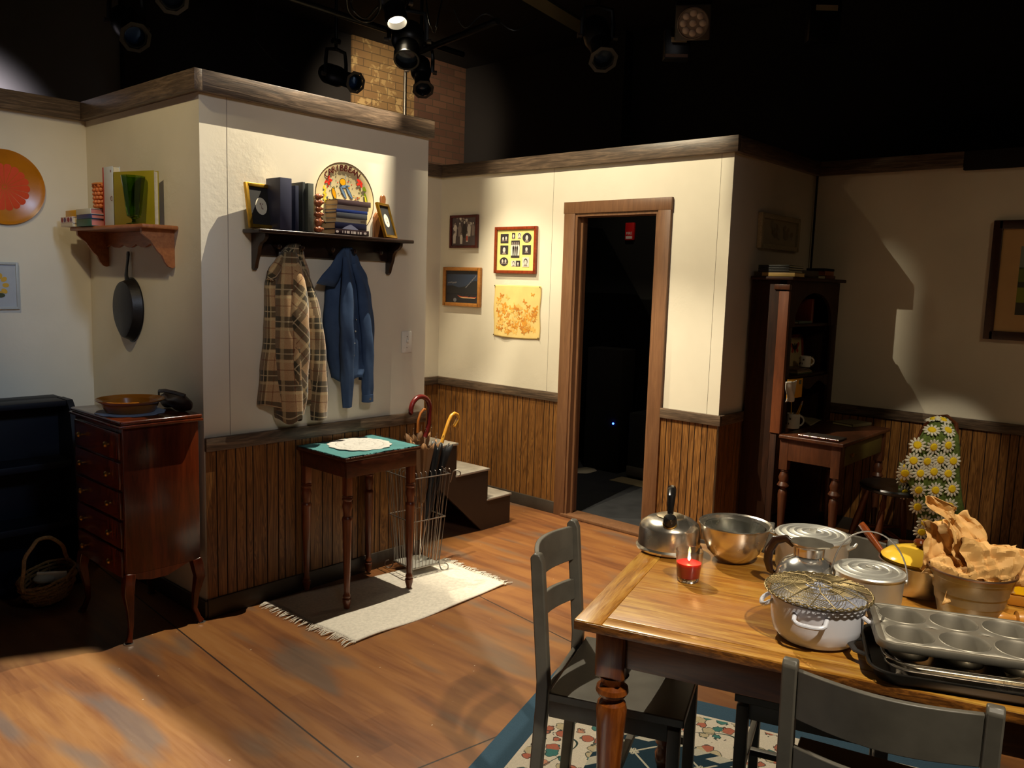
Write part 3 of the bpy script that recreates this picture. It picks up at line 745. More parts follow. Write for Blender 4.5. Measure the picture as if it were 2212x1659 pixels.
# souvenir plate
pl = thing('souvenir_plate', 'round souvenir plate lettered CARIBBEAN leaning behind the books on the coat shelf', 'plate', (2.545, YC-.030, 1.967))
pl.rotation_euler = (-.05, 0, 0); pl.scale = (1.09, 1.09, 1.09)
PR = .162
T90 = RX(PI/2)
MB().lathe([(0, .003), (.118, .003), (.128, .007), (PR-.004, .014), (PR, .014), (PR, .011), (.128, .001), (0, 0)], 64, M=T90).build('plate', plain('cream_glaze', (226, 208, 158), .2, var=.04), pl)
MB().tube([(PR*math.cos(a), -.0135, PR*math.sin(a)) for a in [2*PI*k/64 for k in range(64)]], .0022, 6, closed=True).build('rim_line', colour('brown_rim', (70, 44, 20), .3), pl)
m2 = MB(); word = 'CARIBBEAN'
for i, c_ in enumerate(word):
    a = PI/2+.30-(i-4)*.155+.0
    a = PI/2+.10-(i-4)*.165
    text_mesh(m2, c_, .039, TR(.138*math.cos(a), -.0108, .138*math.sin(a)) @ RY(PI/2-a) @ RX(PI/2+.2), .0004)
m2.build('lettering', colour('crimson_ink', (96, 14, 12), .3), pl)
m2 = MB(); yy = -.0042
COLS = [colour('orange_print', (232, 160, 20), .3), colour('blue_print', (110, 134, 160), .3), colour('black_print', (40, 44, 34), .3), colour('red_print2', (206, 50, 34), .3), colour('green_print', (110, 130, 24), .3), colour('yellow_print', (240, 214, 60), .3)]
def sp(mi, *a, dy=0, rot=0, n=18): m2.mi = mi; shape(m2, a[0], a[1], a[2], a[3], a[4], yy-dy, rot, n)
sp(2, 'e', -.005, .077, .036, .034); sp(0, 'e', -.005, .077, .031, .029, dy=.0003)
sp(1, 'e', .004, .058, .062, .012, rot=.15, dy=.0006)
for x, r in ((-.004, -1.05), (.030, -1.0)):
    sp(2, 'e', x, .030, .064, .017, rot=r, dy=.0006); sp(1, 'e', x, .030, .058, .012, rot=r, dy=.0009); sp(2, 't', x-.012, .058, .012, .016, rot=r, dy=.0006)
for q in range(46):
    rr, aa = random.uniform(.02, .11), random.uniform(0, 2*PI)
    sp(2, 'r', rr*math.cos(aa), rr*math.sin(aa), random.uniform(.004, .010), .0022, rot=random.uniform(-1, 1))
for q in range(9): sp(2, 'r', .078-.004*(q % 3), .016-q*.008, .030-.004*(q % 2), .0020)
sp(2, 'e', -.055, .022, .022, .055, rot=.3, dy=.0002); sp(0, 'e', -.055, .022, .017, .048, rot=.3, dy=.0004)
sp(2, 'e', -.058, -.02, .078, .016, rot=-.35, dy=.0002); sp(0, 'e', -.058, -.02, .07, .010, rot=-.35, dy=.0004)
sp(2, 'e', .004, -.034, .044, .018, dy=.0002); sp(0, 'e', .004, -.034, .038, .013, dy=.0004)
sp(4, 'e', .125, .0, .016, .085, rot=.25, dy=.0035); sp(5, 'e', .123, -.005, .008, .065, rot=.25, dy=.0042)
for k in range(5): sp(3, 'e', -.088+.014*math.cos(k*1.257), .078+.014*math.sin(k*1.257), .020, .014, rot=k*1.257, dy=.0015)
for k in range(6): sp(5, 'e', -.108+.006*(k % 2), .045-.012*k, .020, .010, rot=1.2, dy=.0012)
for k in range(5): sp(3, 'e', .092+.013*math.cos(k*1.257), .085+.013*math.sin(k*1.257), .022, .013, rot=k*1.257, dy=.004)
sp(4, 'e', .117, .058, .030, .022, dy=.0045)
for q in range(60):
    rr, aa = random.uniform(.05, .112), random.uniform(0, 2*PI)
    sp((0, 1, 2, 4, 2, 3)[q % 6], 'e', rr*math.cos(aa), rr*math.sin(aa), random.uniform(.006, .012), .004, rot=random.uniform(-2, 2), dy=.0001)
m2.build('painted_decoration', COLS, pl)
# wooden paddle
pd = thing('wooden_paddle', 'wooden paddle board standing behind the right gilt frame', 'board', (2.805, YC-.024, SZC+.001))
MB().prism([(-.06, 0), (.06, 0), (.06, .11), (.045, .135), (.018, .145), (.013, .17), (.017, .205), (.013, .222), (0, .228), (-.013, .222), (-.017, .205), (-.013, .17), (-.018, .145), (-.045, .135), (-.06, .11)], .016, M=Matrix(((1, 0, 0, 0), (0, 0, 1, 0), (0, 1, 0, 0), (0, 0, 0, 1)))).build('paddle', wood('honey_wood', (110, 66, 34), (150, 96, 54), (8, 8, 1), .35), pd, bevel=.004)

# ---------------------------------------------------------------- garments
def m_plaid():
    N = NT('plaid_flannel'); tc = N.n('ShaderNodeTexCoord'); sx = N.n('ShaderNodeSeparateXYZ'); N.l(tc.outputs['UV'], sx.inputs[0])
    def bands(x, per, lo, hi, off=0):
        f = N.math('FRACT', N.math('ADD', N.math('DIVIDE', x, per), 9+off))
        return N.math('MULTIPLY', N.math('GREATER_THAN', f, lo), N.math('LESS_THAN', f, hi))
    U, V = sx.outputs[0], sx.outputs[1]; P = .152
    c = lin((190, 154, 112))
    col = N.mix(N.math('MULTIPLY', bands(U, P, .0, .34), .62), c, lin((34, 44, 38)))
    col = N.mix(N.math('MULTIPLY', bands(V, P, .0, .34), .74), col, lin((30, 42, 36)))
    for S_ in (U, V):
        col = N.mix(N.math('MULTIPLY', bands(S_, P, .145, .18), .8), col, lin((196, 176, 140)))
        col = N.mix(N.math('MULTIPLY', bands(S_, P, .66, .69), .6), col, lin((110, 50, 30)))
        col = N.mix(N.math('MULTIPLY', bands(S_, P, .36, .44), .5), col, lin((206, 186, 140)))
    k = N.noise(N.coord(), 220, 4, .7); col = N.mix(.35, col, N.mix(1.0, col, N.ramp(k, [(.3, (.25, .25, .25)), (.7, (1.0, 1.0, 1.0))]), 'MULTIPLY'))
    N.bump(k, .5, .002); N.b.inputs['Sheen Weight'].default_value = .3
    return N.fin(col, .95, 0, .1)
M_PLAID = m_plaid()
def m_denim():
    N = NT('blue_denim'); k = N.noise(N.coord(), 6, 4); f = N.noise(N.coord(), 300, 2)
    col = N.ramp(k, [(.3, lin((44, 62, 92))), (.7, lin((72, 94, 128)))])
    N.bump(f, .25, .001); return N.fin(col, .85, 0, .2)
M_DENIM = m_denim()

def drape(mb, rows, depth, folds, amp, seedv=0, nu=44, uvrot=0, uoff=0, back=.008):
    """half tube hanging on the wall; rows = (z, xl, xr) from top to bottom in room coordinates"""
    zs = [r[0] for r in rows]
    def at(z, k):
        for a, b in zip(rows, rows[1:]):
            if a[0] >= z >= b[0]:
                t_ = (a[0]-z)/(a[0]-b[0]); t_ = t_*t_*(3-2*t_); return a[k]*(1-t_)+b[k]*t_
        return rows[-1][k] if z < rows[-1][0] else rows[0][k]
    nv = 40; z0, z1 = zs[0], zs[-1]
    cr, sr = math.cos(uvrot), math.sin(uvrot)
    def f(u, v):
        z = z0+(z1-z0)*v; xl, xr = at(z, 1), at(z, 2); th = PI*u
        wv_ = amp*min(1, .25+v*1.2)*(math.sin(folds*PI*u+seedv+1.3*v)+.45*math.sin(folds*2.3*PI*u+2*seedv-2*v))
        x = (xl+xr)/2-(xr-xl)/2*math.cos(th)
        d = depth(v)*math.sin(th)**.6+wv_*math.sin(th)
        hem = .012*math.sin(3*PI*u+seedv) if v > .97 else 0
        return Vector((x, YC-back-max(d, .0), z+hem))
    W_ = max(r[2]-r[1] for r in rows)*1.35
    def uv(u, v):
        a, b = u*W_+uoff, v*(z0-z1)*1.02; return (a*cr-b*sr, a*sr+b*cr)
    mb.sheet(f, nu, nv, uvs=uv)
def sleeve(mb, pts, rs, folds=5, amp=.10, uvrot=0, flat=.75):
    P_ = []; R_ = []
    for i in range(len(pts)-1):
        for k in range(5):
            t_ = k/5; P_.append(Vector(pts[i]).lerp(Vector(pts[i+1]), t_)); R_.append(rs[i]*(1-t_)+rs[i+1]*t_)
    P_.append(Vector(pts[-1])); R_.append(rs[-1])
    # smooth the path
    for _ in range(2): P_ = [P_[0]]+[(P_[i-1]+P_[i]*2+P_[i+1])/4 for i in range(1, len(P_)-1)]+[P_[-1]]
    n0 = len(mb.bm.faces)
    mb.tube(P_, R_, 22, cap=True, flat=flat, ref=(1, 0, 0), mod=lambda th, q: 1+amp*math.sin(folds*th+7*q)*(.4+q)+.06*math.sin(23*q+2*th))
    if uvrot:
        mb.bm.faces.ensure_lookup_table(); c, s = math.cos(uvrot), math.sin(uvrot)
        for f in mb.bm.faces[n0:]:
            for lp in f.loops:
                u, v = lp[mb.uv].uv; lp[mb.uv].uv = (u*c-v*s, u*s+v*c)
def W(px, py, out=.05):
    p = hit(px, py, 'y', YC-out); return (p.x, YC-out, p.z)
def rowsC(lst, out=.03):
    r = []
    for py, xl, xr in lst:
        a, b = hit(xl, py, 'y', YC-out*.3), hit(xr, py, 'y', YC-out*.3); r.append(((a.z+b.z)/2, a.x, b.x))
    return r
pc = thing('plaid_jacket', 'tan and green plaid flannel jacket hanging from the left peg of the coat shelf', 'jacket', (0, 0, 0))
mb = MB()
drape(mb, rowsC([(526, 622, 643), (545, 606, 652), (590, 578, 664), (620, 572, 668), (660, 572, 680), (720, 570, 690), (800, 562, 698), (872, 556, 700)]), lambda v: .035+.055*min(1, v*1.6), 6, .012, .6)
mb.build('body', M_PLAID, pc, ang=70, solid=.004)
mb = MB(); drape(mb, rowsC([(545, 596, 624), (575, 590, 628), (640, 584, 628), (760, 580, 626), (895, 586, 628), (903, 588, 626)]), lambda v: .06+.05*min(1, v*2), 2.2, .010, 2, nu=24, uoff=.03, back=.035)
mb.build('front_panel', M_PLAID, pc, ang=70, solid=.004)
mb = MB(); sleeve(mb, [W(636, 548, .07), W(645, 600, .105), W(648, 680, .115), W(645, 770, .115), W(643, 850, .11), W(640, 895, .105)], [.012, .032, .050, .054, .046, .040], 4, .08, .75)
mb.build('sleeve', M_PLAID, pc, ang=70)
mb = MB(); sleeve(mb, [W(644, 555, .05), W(662, 610, .085), W(676, 680, .095), W(684, 760, .10), W(688, 840, .10), W(689, 905, .095)], [.012, .030, .046, .048, .043, .043], 4, .07, .12)
mb.build('sleeve', M_PLAID, pc, ang=70)
mb = MB(); sleeve(mb, [W(627, 540, .05), W(606, 565, .06), W(590, 592, .055), W(582, 604, .05)], [.015, .026, .024, .014], 3, .12); mb.build('collar', M_PLAID, pc, ang=70)

dn = thing('denim_shirt', 'blue denim shirt hanging from the right peg of the coat shelf', 'shirt', (0, 0, 0))
mb = MB()
drape(mb, rowsC([(534, 738, 756), (560, 722, 772), (600, 706, 790), (640, 702, 797), (700, 698, 802), (760, 706, 800), (818, 716, 775)]), lambda v: .03+.045*min(1, v*1.6), 5, .011, 1.9)
mb.build('body', M_DENIM, dn, ang=70, solid=.003)
mb = MB(); sleeve(mb, [W(746, 556, .07), W(750, 610, .095), W(749, 690, .10), W(750, 760, .10), W(750, 820, .095), W(750, 880, .09)], [.012, .030, .040, .038, .032, .024], 4, .10)
mb.build('sleeve', M_DENIM, dn, ang=70)
mb = MB(); sleeve(mb, [W(764, 570, .045), W(782, 620, .065), W(790, 700, .075), W(794, 770, .075), W(794, 830, .072), W(794, 868, .07)], [.014, .028, .036, .036, .031, .030], 4, .07)
mb.build('sleeve', M_DENIM, dn, ang=70)
mb = MB(); c_ = W(794, 852, .072); mb.tube([c_, (c_[0], c_[1], c_[2]-.038)], .0335, 18, flat=.75, ref=(1, 0, 0)); cu = mb.build('cuff', M_DENIM, dn, ang=50)
MB().lathe([(0, 0), (.006, 0), (.006, .002), (0, .003)], 12, M=TR(c_[0]-.004, c_[1]-.0265, c_[2]-.02) @ RX(PI/2)).build('button', M_CHROME, cu)
pts = [W(742, 536, .05), W(683, 612, .07), W(700, 616, .075), W(723, 620, .06), W(752, 566, .06)]
mb = MB(); A0 = [Vector(p) for p in pts]; f_ = mb.bm.faces.new([mb.bm.verts.new(p) for p in A0]); bmesh.ops.triangulate(mb.bm, faces=[f_]); bmesh.ops.subdivide_edges(mb.bm, edges=mb.bm.edges[:], cuts=3, use_grid_fill=True)
for v in mb.bm.verts: v.co.y += .006*math.sin(40*v.co.x+20*v.co.z)
mb.build('collar', M_DENIM, dn, ang=70, solid=.005)
mb = MB()
for k in range(5):
    p = W(772-k*1.5, 690+k*26, .098); mb.ball((p[0], p[1]+.01, p[2]), .0045, 8)
mb.build('snaps', M_CHROME, dn)

# light switch
p = (hit(866, 714, 'y', YC)+hit(889, 763, 'y', YC))/2
ls = thing('light_switch', 'white light switch plate on the coat wall above the umbrella stand', 'switch', (p.x, YC-.0006, p.z))
MB().box((-.037, -.006, -.060), (.037, 0, .060), .003).build('plate', M_WHITE, ls)
MB().box((-.005, -.016, -.004), (.005, -.0062, .012), .002).build('toggle', M_WHITE, ls)
MB().lathe([(0, 0), (.003, 0), (0, .001)], 8, M=TR(0, -.0062, .03) @ RX(PI/2)).build('screw', M_CHROME, ls)
MB().lathe([(0, 0), (.003, 0), (0, .001)], 8, M=TR(0, -.0062, -.03) @ RX(PI/2)).build('screw', M_CHROME, ls)
# ---------------------------------------------------------------- small rug with fringe
M_RUG = plain('cream_cotton_weave', (216, 208, 196), .95, var=.12, nscale=70, bump=.6, bscale=160, spec=.1)
c1, c2, c3, c4 = Vector((2.095, 3.40, 0)), Vector((2.122, 2.746, 0)), Vector((3.109, 2.76, 0)), Vector((3.135, 3.273, 0))
rg = thing('scatter_rug', 'small cream woven rug with fringed ends under the side table', 'rug', (0, 0, 0))
mb = MB()
def rugf(u, v):
    p = (c1*(1-u)+c4*u)*(1-v)+(c2*(1-u)+c3*u)*v
    p = p+Vector((.006*math.sin(9*v), .008*math.sin(7*u+1), .007+.0025*math.sin(5*u+3*v)+.003*math.sin(13*u)*v)); return p
mb.sheet(rugf, 60, 30, uvs=lambda u, v: (u, v)); mb.build('weave', M_RUG, rg, solid=.006)
rr = random.Random(3)
for e, (a, b, d) in enumerate(((c1, c2, Vector((-1, 0, 0))), (c4, c3, Vector((1, 0, 0))))):
    mb = MB()
    for k in range(54):
        p = a.lerp(b, k/53)+Vector((0, .008*math.sin(9*k/53), .008)); ln = rr.uniform(.035, .065); s_ = rr.uniform(-.5, .5)
        mb.tube([p-d*.004, p+d*ln*.4+Vector((0, s_*.02, .004)), p+d*ln+Vector((0, s_*.035+rr.uniform(-.01, .01), -.003))], [.0038, .003, .0016], 5)
    mb.build('fringe', M_RUG, rg)


# ---------------------------------------------------------------- side table
sd = thing('side_table', 'small dark wooden side table with turned legs on the cream rug', 'table', (2.285, 3.035, 0))
TW, TD, TH_ = .455, .395, .752
M_SIDE = wood('dark_walnut', (54, 26, 14), (92, 46, 26), (3, 9, 9), .35, 2, .08, coat=.15)
MB().box((-.004, -.004, TH_-.018), (TW+.004, TD+.004, TH_), .005, seg=3).build('top', M_SIDE, sd)
mb = MB(); mb.box((.012, .012, TH_-.098), (TW-.012, .028, TH_-.0185), .002); mb.box((.012, TD-.028, TH_-.098), (TW-.012, TD-.012, TH_-.0185), .002)
mb.box((.012, .029, TH_-.098), (.028, TD-.029, TH_-.0185), .002); mb.box((TW-.028, .029, TH_-.098), (TW-.012, TD-.029, TH_-.0185), .002); mb.build('apron', M_SIDE, sd)
prof = [(0, .010), (.010, .010), (.014, .016), (.016, .030), (.020, .045), (.021, .060), (.015, .066), (.019, .072), (.019, .078), (.014, .086), (.014, .10), (.021, .36), (.024, .445), (.026, .452), (.024, .460), (.018, .468), (.020, .490), (.025, .515), (.020, .54), (.025, .546), (.025, .552), (.020, .556), (.025, .562), (.020, .566)]
for x, y in ((.032, .032), (TW-.032, .032), (.032, TD-.032), (TW-.032, TD-.032)):
    mb = MB(); mb.lathe(prof, 20, c=(x, y, 0)); mb.box((x-.0175, y-.0175, .5655), (x+.0175, y+.0175, TH_-.0188), .002); mb.build('leg', M_WALN, sd)
# teal cloth and doily
tc = thing('table_cloth', 'teal cloth with a frayed edge on the small side table', 'cloth', (2.285+.005, 3.035+.0, TH_+.0015))
M_TEAL = plain('teal_felt', (80, 138, 140), .9, var=.12, nscale=20, bump=.3, bscale=200)
mb = MB(); mb.sheet(lambda u, v: Vector((-.012+.46*u, .004+.372*v, .001+(.0025*math.sin(14*u+6*v) if .05 < u < .95 else .0))), 30, 24); mb.build('cloth', M_TEAL, tc, solid=.002)
mb = MB(); rr = random.Random(8)
for k in range(210):
    s_ = rr.random(); e = k % 4
    p = [(.46*s_-.012, .004), (.46*s_-.012, .376), (-.012, .372*s_+.004), (.448, .372*s_+.004)][e]; d = [(0, -1), (0, 1), (-1, 0), (1, 0)][e]
    a = Vector((*p, .002)); n_ = Vector((*d, 0)); q = Vector((rr.uniform(-.008, .008), rr.uniform(-.008, .008), 0))
    mb.tube([a, a+n_*.006+q*.5+Vector((0, 0, .002)), a+n_*.009+q+Vector((0, 0, -.002 if e else -.004))], [.0014, .0012, .0006], 4)
mb.build('frayed_edge', colour('dark_teal_threads', (10, 46, 44), .9), tc)
doily('crochet_doily', 'white crocheted doily on the teal cloth', (2.285+.235, 3.035+.205, TH_+.0062), .150, colour('white_crochet', (214, 210, 204), .85), n=14)

# ---------------------------------------------------------------- stairs
st = thing('black_steps', 'black painted wooden steps rising into the alcove with treads coloured pale grey as if lit', 'steps', (0, 0, 0))
M_STEP = plain('brown_black_paint', (44, 32, 26), .45, var=.15)
M_TREAD = plain('lit_grey_tread', (156, 148, 138), .35, var=.3, nscale=12)  # light on the black treads is put into this pale grey
y0, y1_ = 3.517, 4.36
n0 = [(3.994, .2), (3.775, .4), (3.487, .6)]
prof = [(3.985, .0), (3.985, .185), (3.765, .185), (3.765, .385), (3.48, .385), (3.48, .585), (3.23, .585), (3.23, .43), (3.72, .0)]
Mz = Matrix(((1, 0, 0, 0), (0, 0, 1, 0), (0, 1, 0, 0), (0, 0, 0, 1)))
for yy in (y0+.004, y1_-.03): MB().prism(prof, .02, M=TR(0, yy, 0) @ Mz).build('stringer', M_STEP, st)
for (xr, z), xl in zip(n0, (3.76, 3.475, 3.225)):
    MB().box((xl, y0, z-.014), (xr+.004, y1_, z), .003).build('tread', M_TREAD, st)
for (x, z0_, z1_) in ((3.975, .001, .185), (3.755, .2005, .385), (3.47, .4005, .585)):
    MB().box((x-.008, y0+.025, z0_), (x+.006, y1_-.031, z1_)).build('riser', M_STEP, st)
MB().box((3.235, y0+.03, .001), (3.25, y1_-.035, .585)).build('back_leg', M_STEP, st)

# ---------------------------------------------------------------- umbrella stand
us = thing('umbrella_stand', 'tall flared wire umbrella stand beside the side table', 'umbrella stand', (2.935, 3.265, 0), -.12)
M_WIRE = metal('grey_wire', (150, 144, 138), .35)
mb = MB(); H0, H1 = .045, .56; wb_, wt_ = .088, .125
def per(h, a): return a*(h/(H1)*(wt_-wb_)+wb_)
NW = 8
for s_ in range(4):
    for k in range(NW+1):
        t_ = -1+2*k/NW
        def P(h): 
            a = wb_+(wt_-wb_)*((h-H0)/(H1-H0)); q = [(t_*a, -a), (a, t_*a), (-t_*a, a), (-a, -t_*a)][s_]; return Vector((q[0], q[1], h))
        o_ = [(0, -1), (1, 0), (0, 1), (-1, 0)][s_]
        top = P(H1); mb.tube([P(H0), P(.3), top, top+Vector((-o_[0]*.006, -o_[1]*.006, .014)), top+Vector((-o_[0]*.014, -o_[1]*.014, .016))], .0024, 5)
mb.build('wires', M_WIRE, us)
for h in (H0, .31, H1-.012):
    a = wb_+(wt_-wb_)*((h-H0)/(H1-H0))+.0022; mb = MB()
    for (xa, ya, xb, yb) in ((-a, -a, a, -a), (a, -a, a, a), (a, a, -a, a), (-a, a, -a, -a)): mb.tube([(xa, ya, h), (xb, yb, h)], .0034, 6, flat=1)
    mb.build('band', M_WIRE, us)
MB().box((-.086, -.086, .047), (.086, .086, .050)).build('drip_tray', M_ALU, us)
for sx in (-1, 1):
    for sy in (-1, 1):
        d = Vector((sx, sy, 0)).normalized(); c = Vector((sx*wb_, sy*wb_, 0))
        pts = [c+Vector((0, 0, .12)), c+Vector((0, 0, .05)), c+d*.008+Vector((0, 0, .02))]+[c+d*(.030-.022*math.cos(a))+Vector((0, 0, .0255-.022*math.sin(a)+.0)) for a in [.6+k*.6 for k in range(8)]]
        MB().tube(pts, .0032, 6).build('scroll_foot', M_WIRE, us)
        c = Vector((sx*(wt_), sy*(wt_), 0))
        if sx > 0 and sy < 0:
            MB().tube([c+Vector((0, 0, H1-.06)), c+d*.01+Vector((0, 0, H1-.02))]+[c+d*(.034-.022*math.cos(a))+Vector((0, 0, H1-.01+.018*math.sin(a))) for a in [k*.6 for k in range(8)]], .0032, 6).build('scroll', M_WIRE, us)
UX, UY = 2.965, 3.285
def onU(px, py, y): p = hit(px, py, 'y', y); return Vector(p)
M_TANC = plain('tan_canopy_cloth', (136, 98, 62), .6, var=.12)
M_BLKC = plain('black_canopy_cloth', (22, 22, 24), .45, var=.2)
def umbrella(name, lb, base, top, canopy_mt, hook_pts, hr, hmt, spread=.05, clen=.42, c0=.0, tips=True, open_=1.0):
    o = thing(name, lb, 'umbrella', base, group=None)
    base, top = Vector(base), Vector(top); ax = (top-base); L = ax.length; ax.normalize()
    MB().tube([(0, 0, 0), tuple(top-base)], .004, 8).build('shaft', M_CHROME, o)
    q = ax.to_track_quat('Z', 'Y').to_matrix().to_4x4(); mb = MB(); N = 48
    def f(u, v):
        th = 2*PI*u; r = (.012+spread*(v**1.2))*(1+(.22*v+.08)*math.cos(8*th)*open_+.12*v*math.sin(3*th+1)+.08*math.sin(5*th)*v)
        return q @ Vector((r*math.cos(th), r*math.sin(th), c0+clen*v+(.02*math.cos(8*th) if v > .99 else 0)))
    mb.sheet(f, N, 14, closeu=True); mb.build('canopy', canopy_mt, o, ang=60, solid=.0012)
    if tips:
        for k in range(8):
            mb = MB(); th = 2*PI*k/8; r = (.012+spread)*(1+.30*open_+.12*math.sin(3*th+1)+.08*math.sin(5*th)); p = q @ Vector((r*math.cos(th), r*math.sin(th), c0+clen+.02)); p2 = q @ Vector((r*1.06*math.cos(th), r*1.06*math.sin(th), c0+clen+.05))
            mb.tube([p, p2, p2+(p2-p)*.08], [.0012, .0012, .0036], 6); mb.build('rib_tip', M_CHROME, o)
    MB().tube([Vector(p)-base for p in hook_pts], hr, 12).build('handle', hmt, o)
    return o
# wine red looped handle
yy = 3.30; C_ = onU(908, 885, yy); s_ = (onU(932, 880, yy)-onU(884, 880, yy)).length/2*.84
loop = [C_+Vector((-s_*1.0*math.cos(a), 0, s_*1.05*math.sin(a))) for a in [-.15+k*(PI+.3)/14 for k in range(15)]]
dn_ = onU(918, 945, yy)
umbrella('looped_umbrella', 'umbrella with a large wine red looped handle in the umbrella stand', (2.99, 3.30, .06), dn_, M_TANC, [onU(886, 893, yy)]+loop+[onU(927, 915, yy), dn_], .0135, plain('wine_red_lacquer', (92, 24, 22), .25), spread=.058, clen=.33, c0=.30, open_=.8)
a_ = [onU(966, 945, 3.24), onU(976, 915, 3.24), onU(984, 893+4, 3.24), onU(982, 893, 3.24)]
yh = 3.235
hk = [onU(954, 957, yh), onU(961, 935, yh), onU(969, 911, yh), onU(975, 898, yh), onU(982, 893, yh), onU(988, 896, yh), onU(990, 903, yh), onU(986, 912, yh), onU(981, 921, yh)]
umbrella('hooked_umbrella', 'black umbrella with a yellow wooden crook handle in the umbrella stand', (2.93, 3.24, .06), hk[0], M_BLKC, hk, .0105, wood('yellow_wood', (176, 116, 30), (216, 158, 56), (6, 6, 2), .25, 2, .03, coat=.4), spread=.034, clen=.42, c0=.22, tips=False)
yh = 3.38
hk = [onU(902, 935, yh), onU(903, 910, yh), onU(908, 893, yh), onU(915, 884, yh), onU(918, 885, yh)]
umbrella('hooked_umbrella', 'tan umbrella with a slim orange handle beside the wine red loop', (3.0, 3.36, .06), hk[0], M_TANC, hk, .0075, wood('orange_wood', (150, 84, 30), (186, 112, 48), (6, 6, 2), .35), spread=.050, clen=.34, c0=.32)

# ---------------------------------------------------------------- pictures on the doorway wall
def wx(tl, br): w_, h, c = ortho('x', XF, tl, br); return w_, h, Vector((XF-.0008, c.y, c.z-h/2))
M_MAR = wood('maroon_lacquer_frame', (54, 14, 12), (92, 28, 24), (8, 8, 8), .18, 2, .03)
M_RED = wood('red_brown_frame', (104, 36, 14), (150, 60, 26), (8, 8, 8), .25, 2, .05)
M_OAK = wood('honey_oak_frame', (150, 92, 34), (190, 128, 58), (8, 8, 8), .35, 2, .08)
SK = [colour('photo_light', (206, 196, 186)), colour('photo_mid', (138, 122, 116)), colour('photo_dark', (50, 42, 44)), colour('photo_red', (190, 80, 60)), colour('photo_black', (24, 22, 26))]
def person_fig(m2, x, z, h, y, tone=0, hair=2):
    m2.mi = tone; shape(m2, 'p', x, z+h*.42, h*.34, h*.84, y, n=[(-.8, -1), (.8, -1), (1, .4), (.55, .9), (-.55, .9), (-1, .4)])
    m2.mi = hair; shape(m2, 'e', x, z+h*.92, h*.19, h*.22, y-.0003); m2.mi = 1 if tone == 0 else 0; shape(m2, 'e', x, z+h*.90, h*.13, h*.17, y-.0006)
def art_group(o, y, w_, h):
    m2 = MB(); m2.mi = 1
    for k in range(14): m2.mi = k % 2; shape(m2, 'e', -.10+.2*((k*5) % 13)/13, h*.60+.09*((k*7) % 11)/11, .03, .022, y-.0002, .3*k)
    for x, z, hh, tn in ((-.075, .09, .10, 0), (-.035, .085, .105, 1), (.005, .075, .125, 2), (.045, .085, .11, 0), (.08, .09, .10, 1), (-.08, .035, .09, 0), (-.02, .03, .085, 0), (.03, .045, .075, 0)): person_fig(m2, x*w_/.24, z*h/.24, hh, y-.001-.0008*(z < .05), tn)
    m2.mi = 3; shape(m2, 'r', .03*w_/.24, .072, .018, .035, y-.0032)
    m2.build('photograph', SK, o)
w_, h, c = wx((976, 466), (1034, 536))
picture('group_photograph', 'dark maroon framed group photograph, upper left on the doorway wall', 'picture', w_, h, c, R_X, M_MAR, .020, .022, ground=colour('photo_ground', (84, 72, 74)), art=art_group)
def art_collage(o, y, w_, h):
    def card(name, x, z, cw, chh, kind='r', faces=((0, 0, 1),), dark=True):
        m2 = MB(); m2.mi = 2 if dark else 0; shape(m2, 'e' if kind == 'e' else 'r', 0, 0, cw, chh, 0, n=28)
        for fx, fz, k in faces:
            m2.mi = 2 if not dark else 4; shape(m2, 'e', fx, fz+.004*k, .030*k, .036*k, -.0004)
            m2.mi = 0; shape(m2, 'e', fx, fz, .021*k, .029*k, -.0007)
            m2.mi = 1; shape(m2, 'p', fx, fz-.0185*k, .034*k, .011*k, -.0005, n=[(-1, -1), (1, -1), (.5, 1), (-.5, 1)])
            m2.mi = 4
            for s_ in (-1, 1): shape(m2, 'e', fx+s_*.0045*k, fz+.003*k, .0035*k, .002*k, -.0009)
            shape(m2, 'e', fx, fz-.007*k, .006*k, .0016*k, -.0009)
        p_ = m2.build(name, SK, o); p_.location = (x, y-.001, z); return p_
    W_, H_ = w_/.392, h/.326
    card('photo_card', -.105*W_, .245*H_, .075, .065, faces=((-.012, 0, .8), (.016, .002, .8)))
    card('photo_card', -.020*W_, .262*H_, .030, .040, faces=((0, 0, .8),)); card('photo_card', .035*W_, .262*H_, .030, .040, faces=((0, 0, .8),), dark=False)
    card('photo_card', .105*W_, .248*H_, .082, .066, 'e', faces=((0, 0, 1.15),))
    card('photo_card', -.105*W_, .165*H_, .075, .062, faces=((0, 0, 1.25),))
    c_ = card('photo_card', .0, .170*H_, .080, .120, faces=())
    m2 = MB()
    for q in range(4): person_fig(m2, -.027+.018*q, -.045, .095, -.001, 0)
    m2.build('standing_figures', SK, c_)
    card('photo_card', .105*W_, .165*H_, .078, .064, faces=((0, .004, 1.0),))
    card('photo_card', -.105*W_, .083*H_, .08, .06, 'e', faces=((-.013, .004, .8), (.016, .004, .8)))
    card('photo_card', -.012*W_, .070*H_, .045, .040, faces=((0, 0, .75),), dark=False); card('photo_card', .030*W_, .070*H_, .040, .040, faces=((0, 0, .7),))
    card('photo_card', .100*W_, .080*H_, .062, .066, faces=((0, 0, 1.15),), dark=False)
w_, h, c = wx((1073, 491), (1160, 592))
picture('photo_collage', 'red brown framed collage of old black and white portraits on a yellow mount', 'picture', w_, h, c, R_X, M_RED, .022, .022, ground=colour('yellow_mount', (216, 204, 122), .7), art=art_collage)
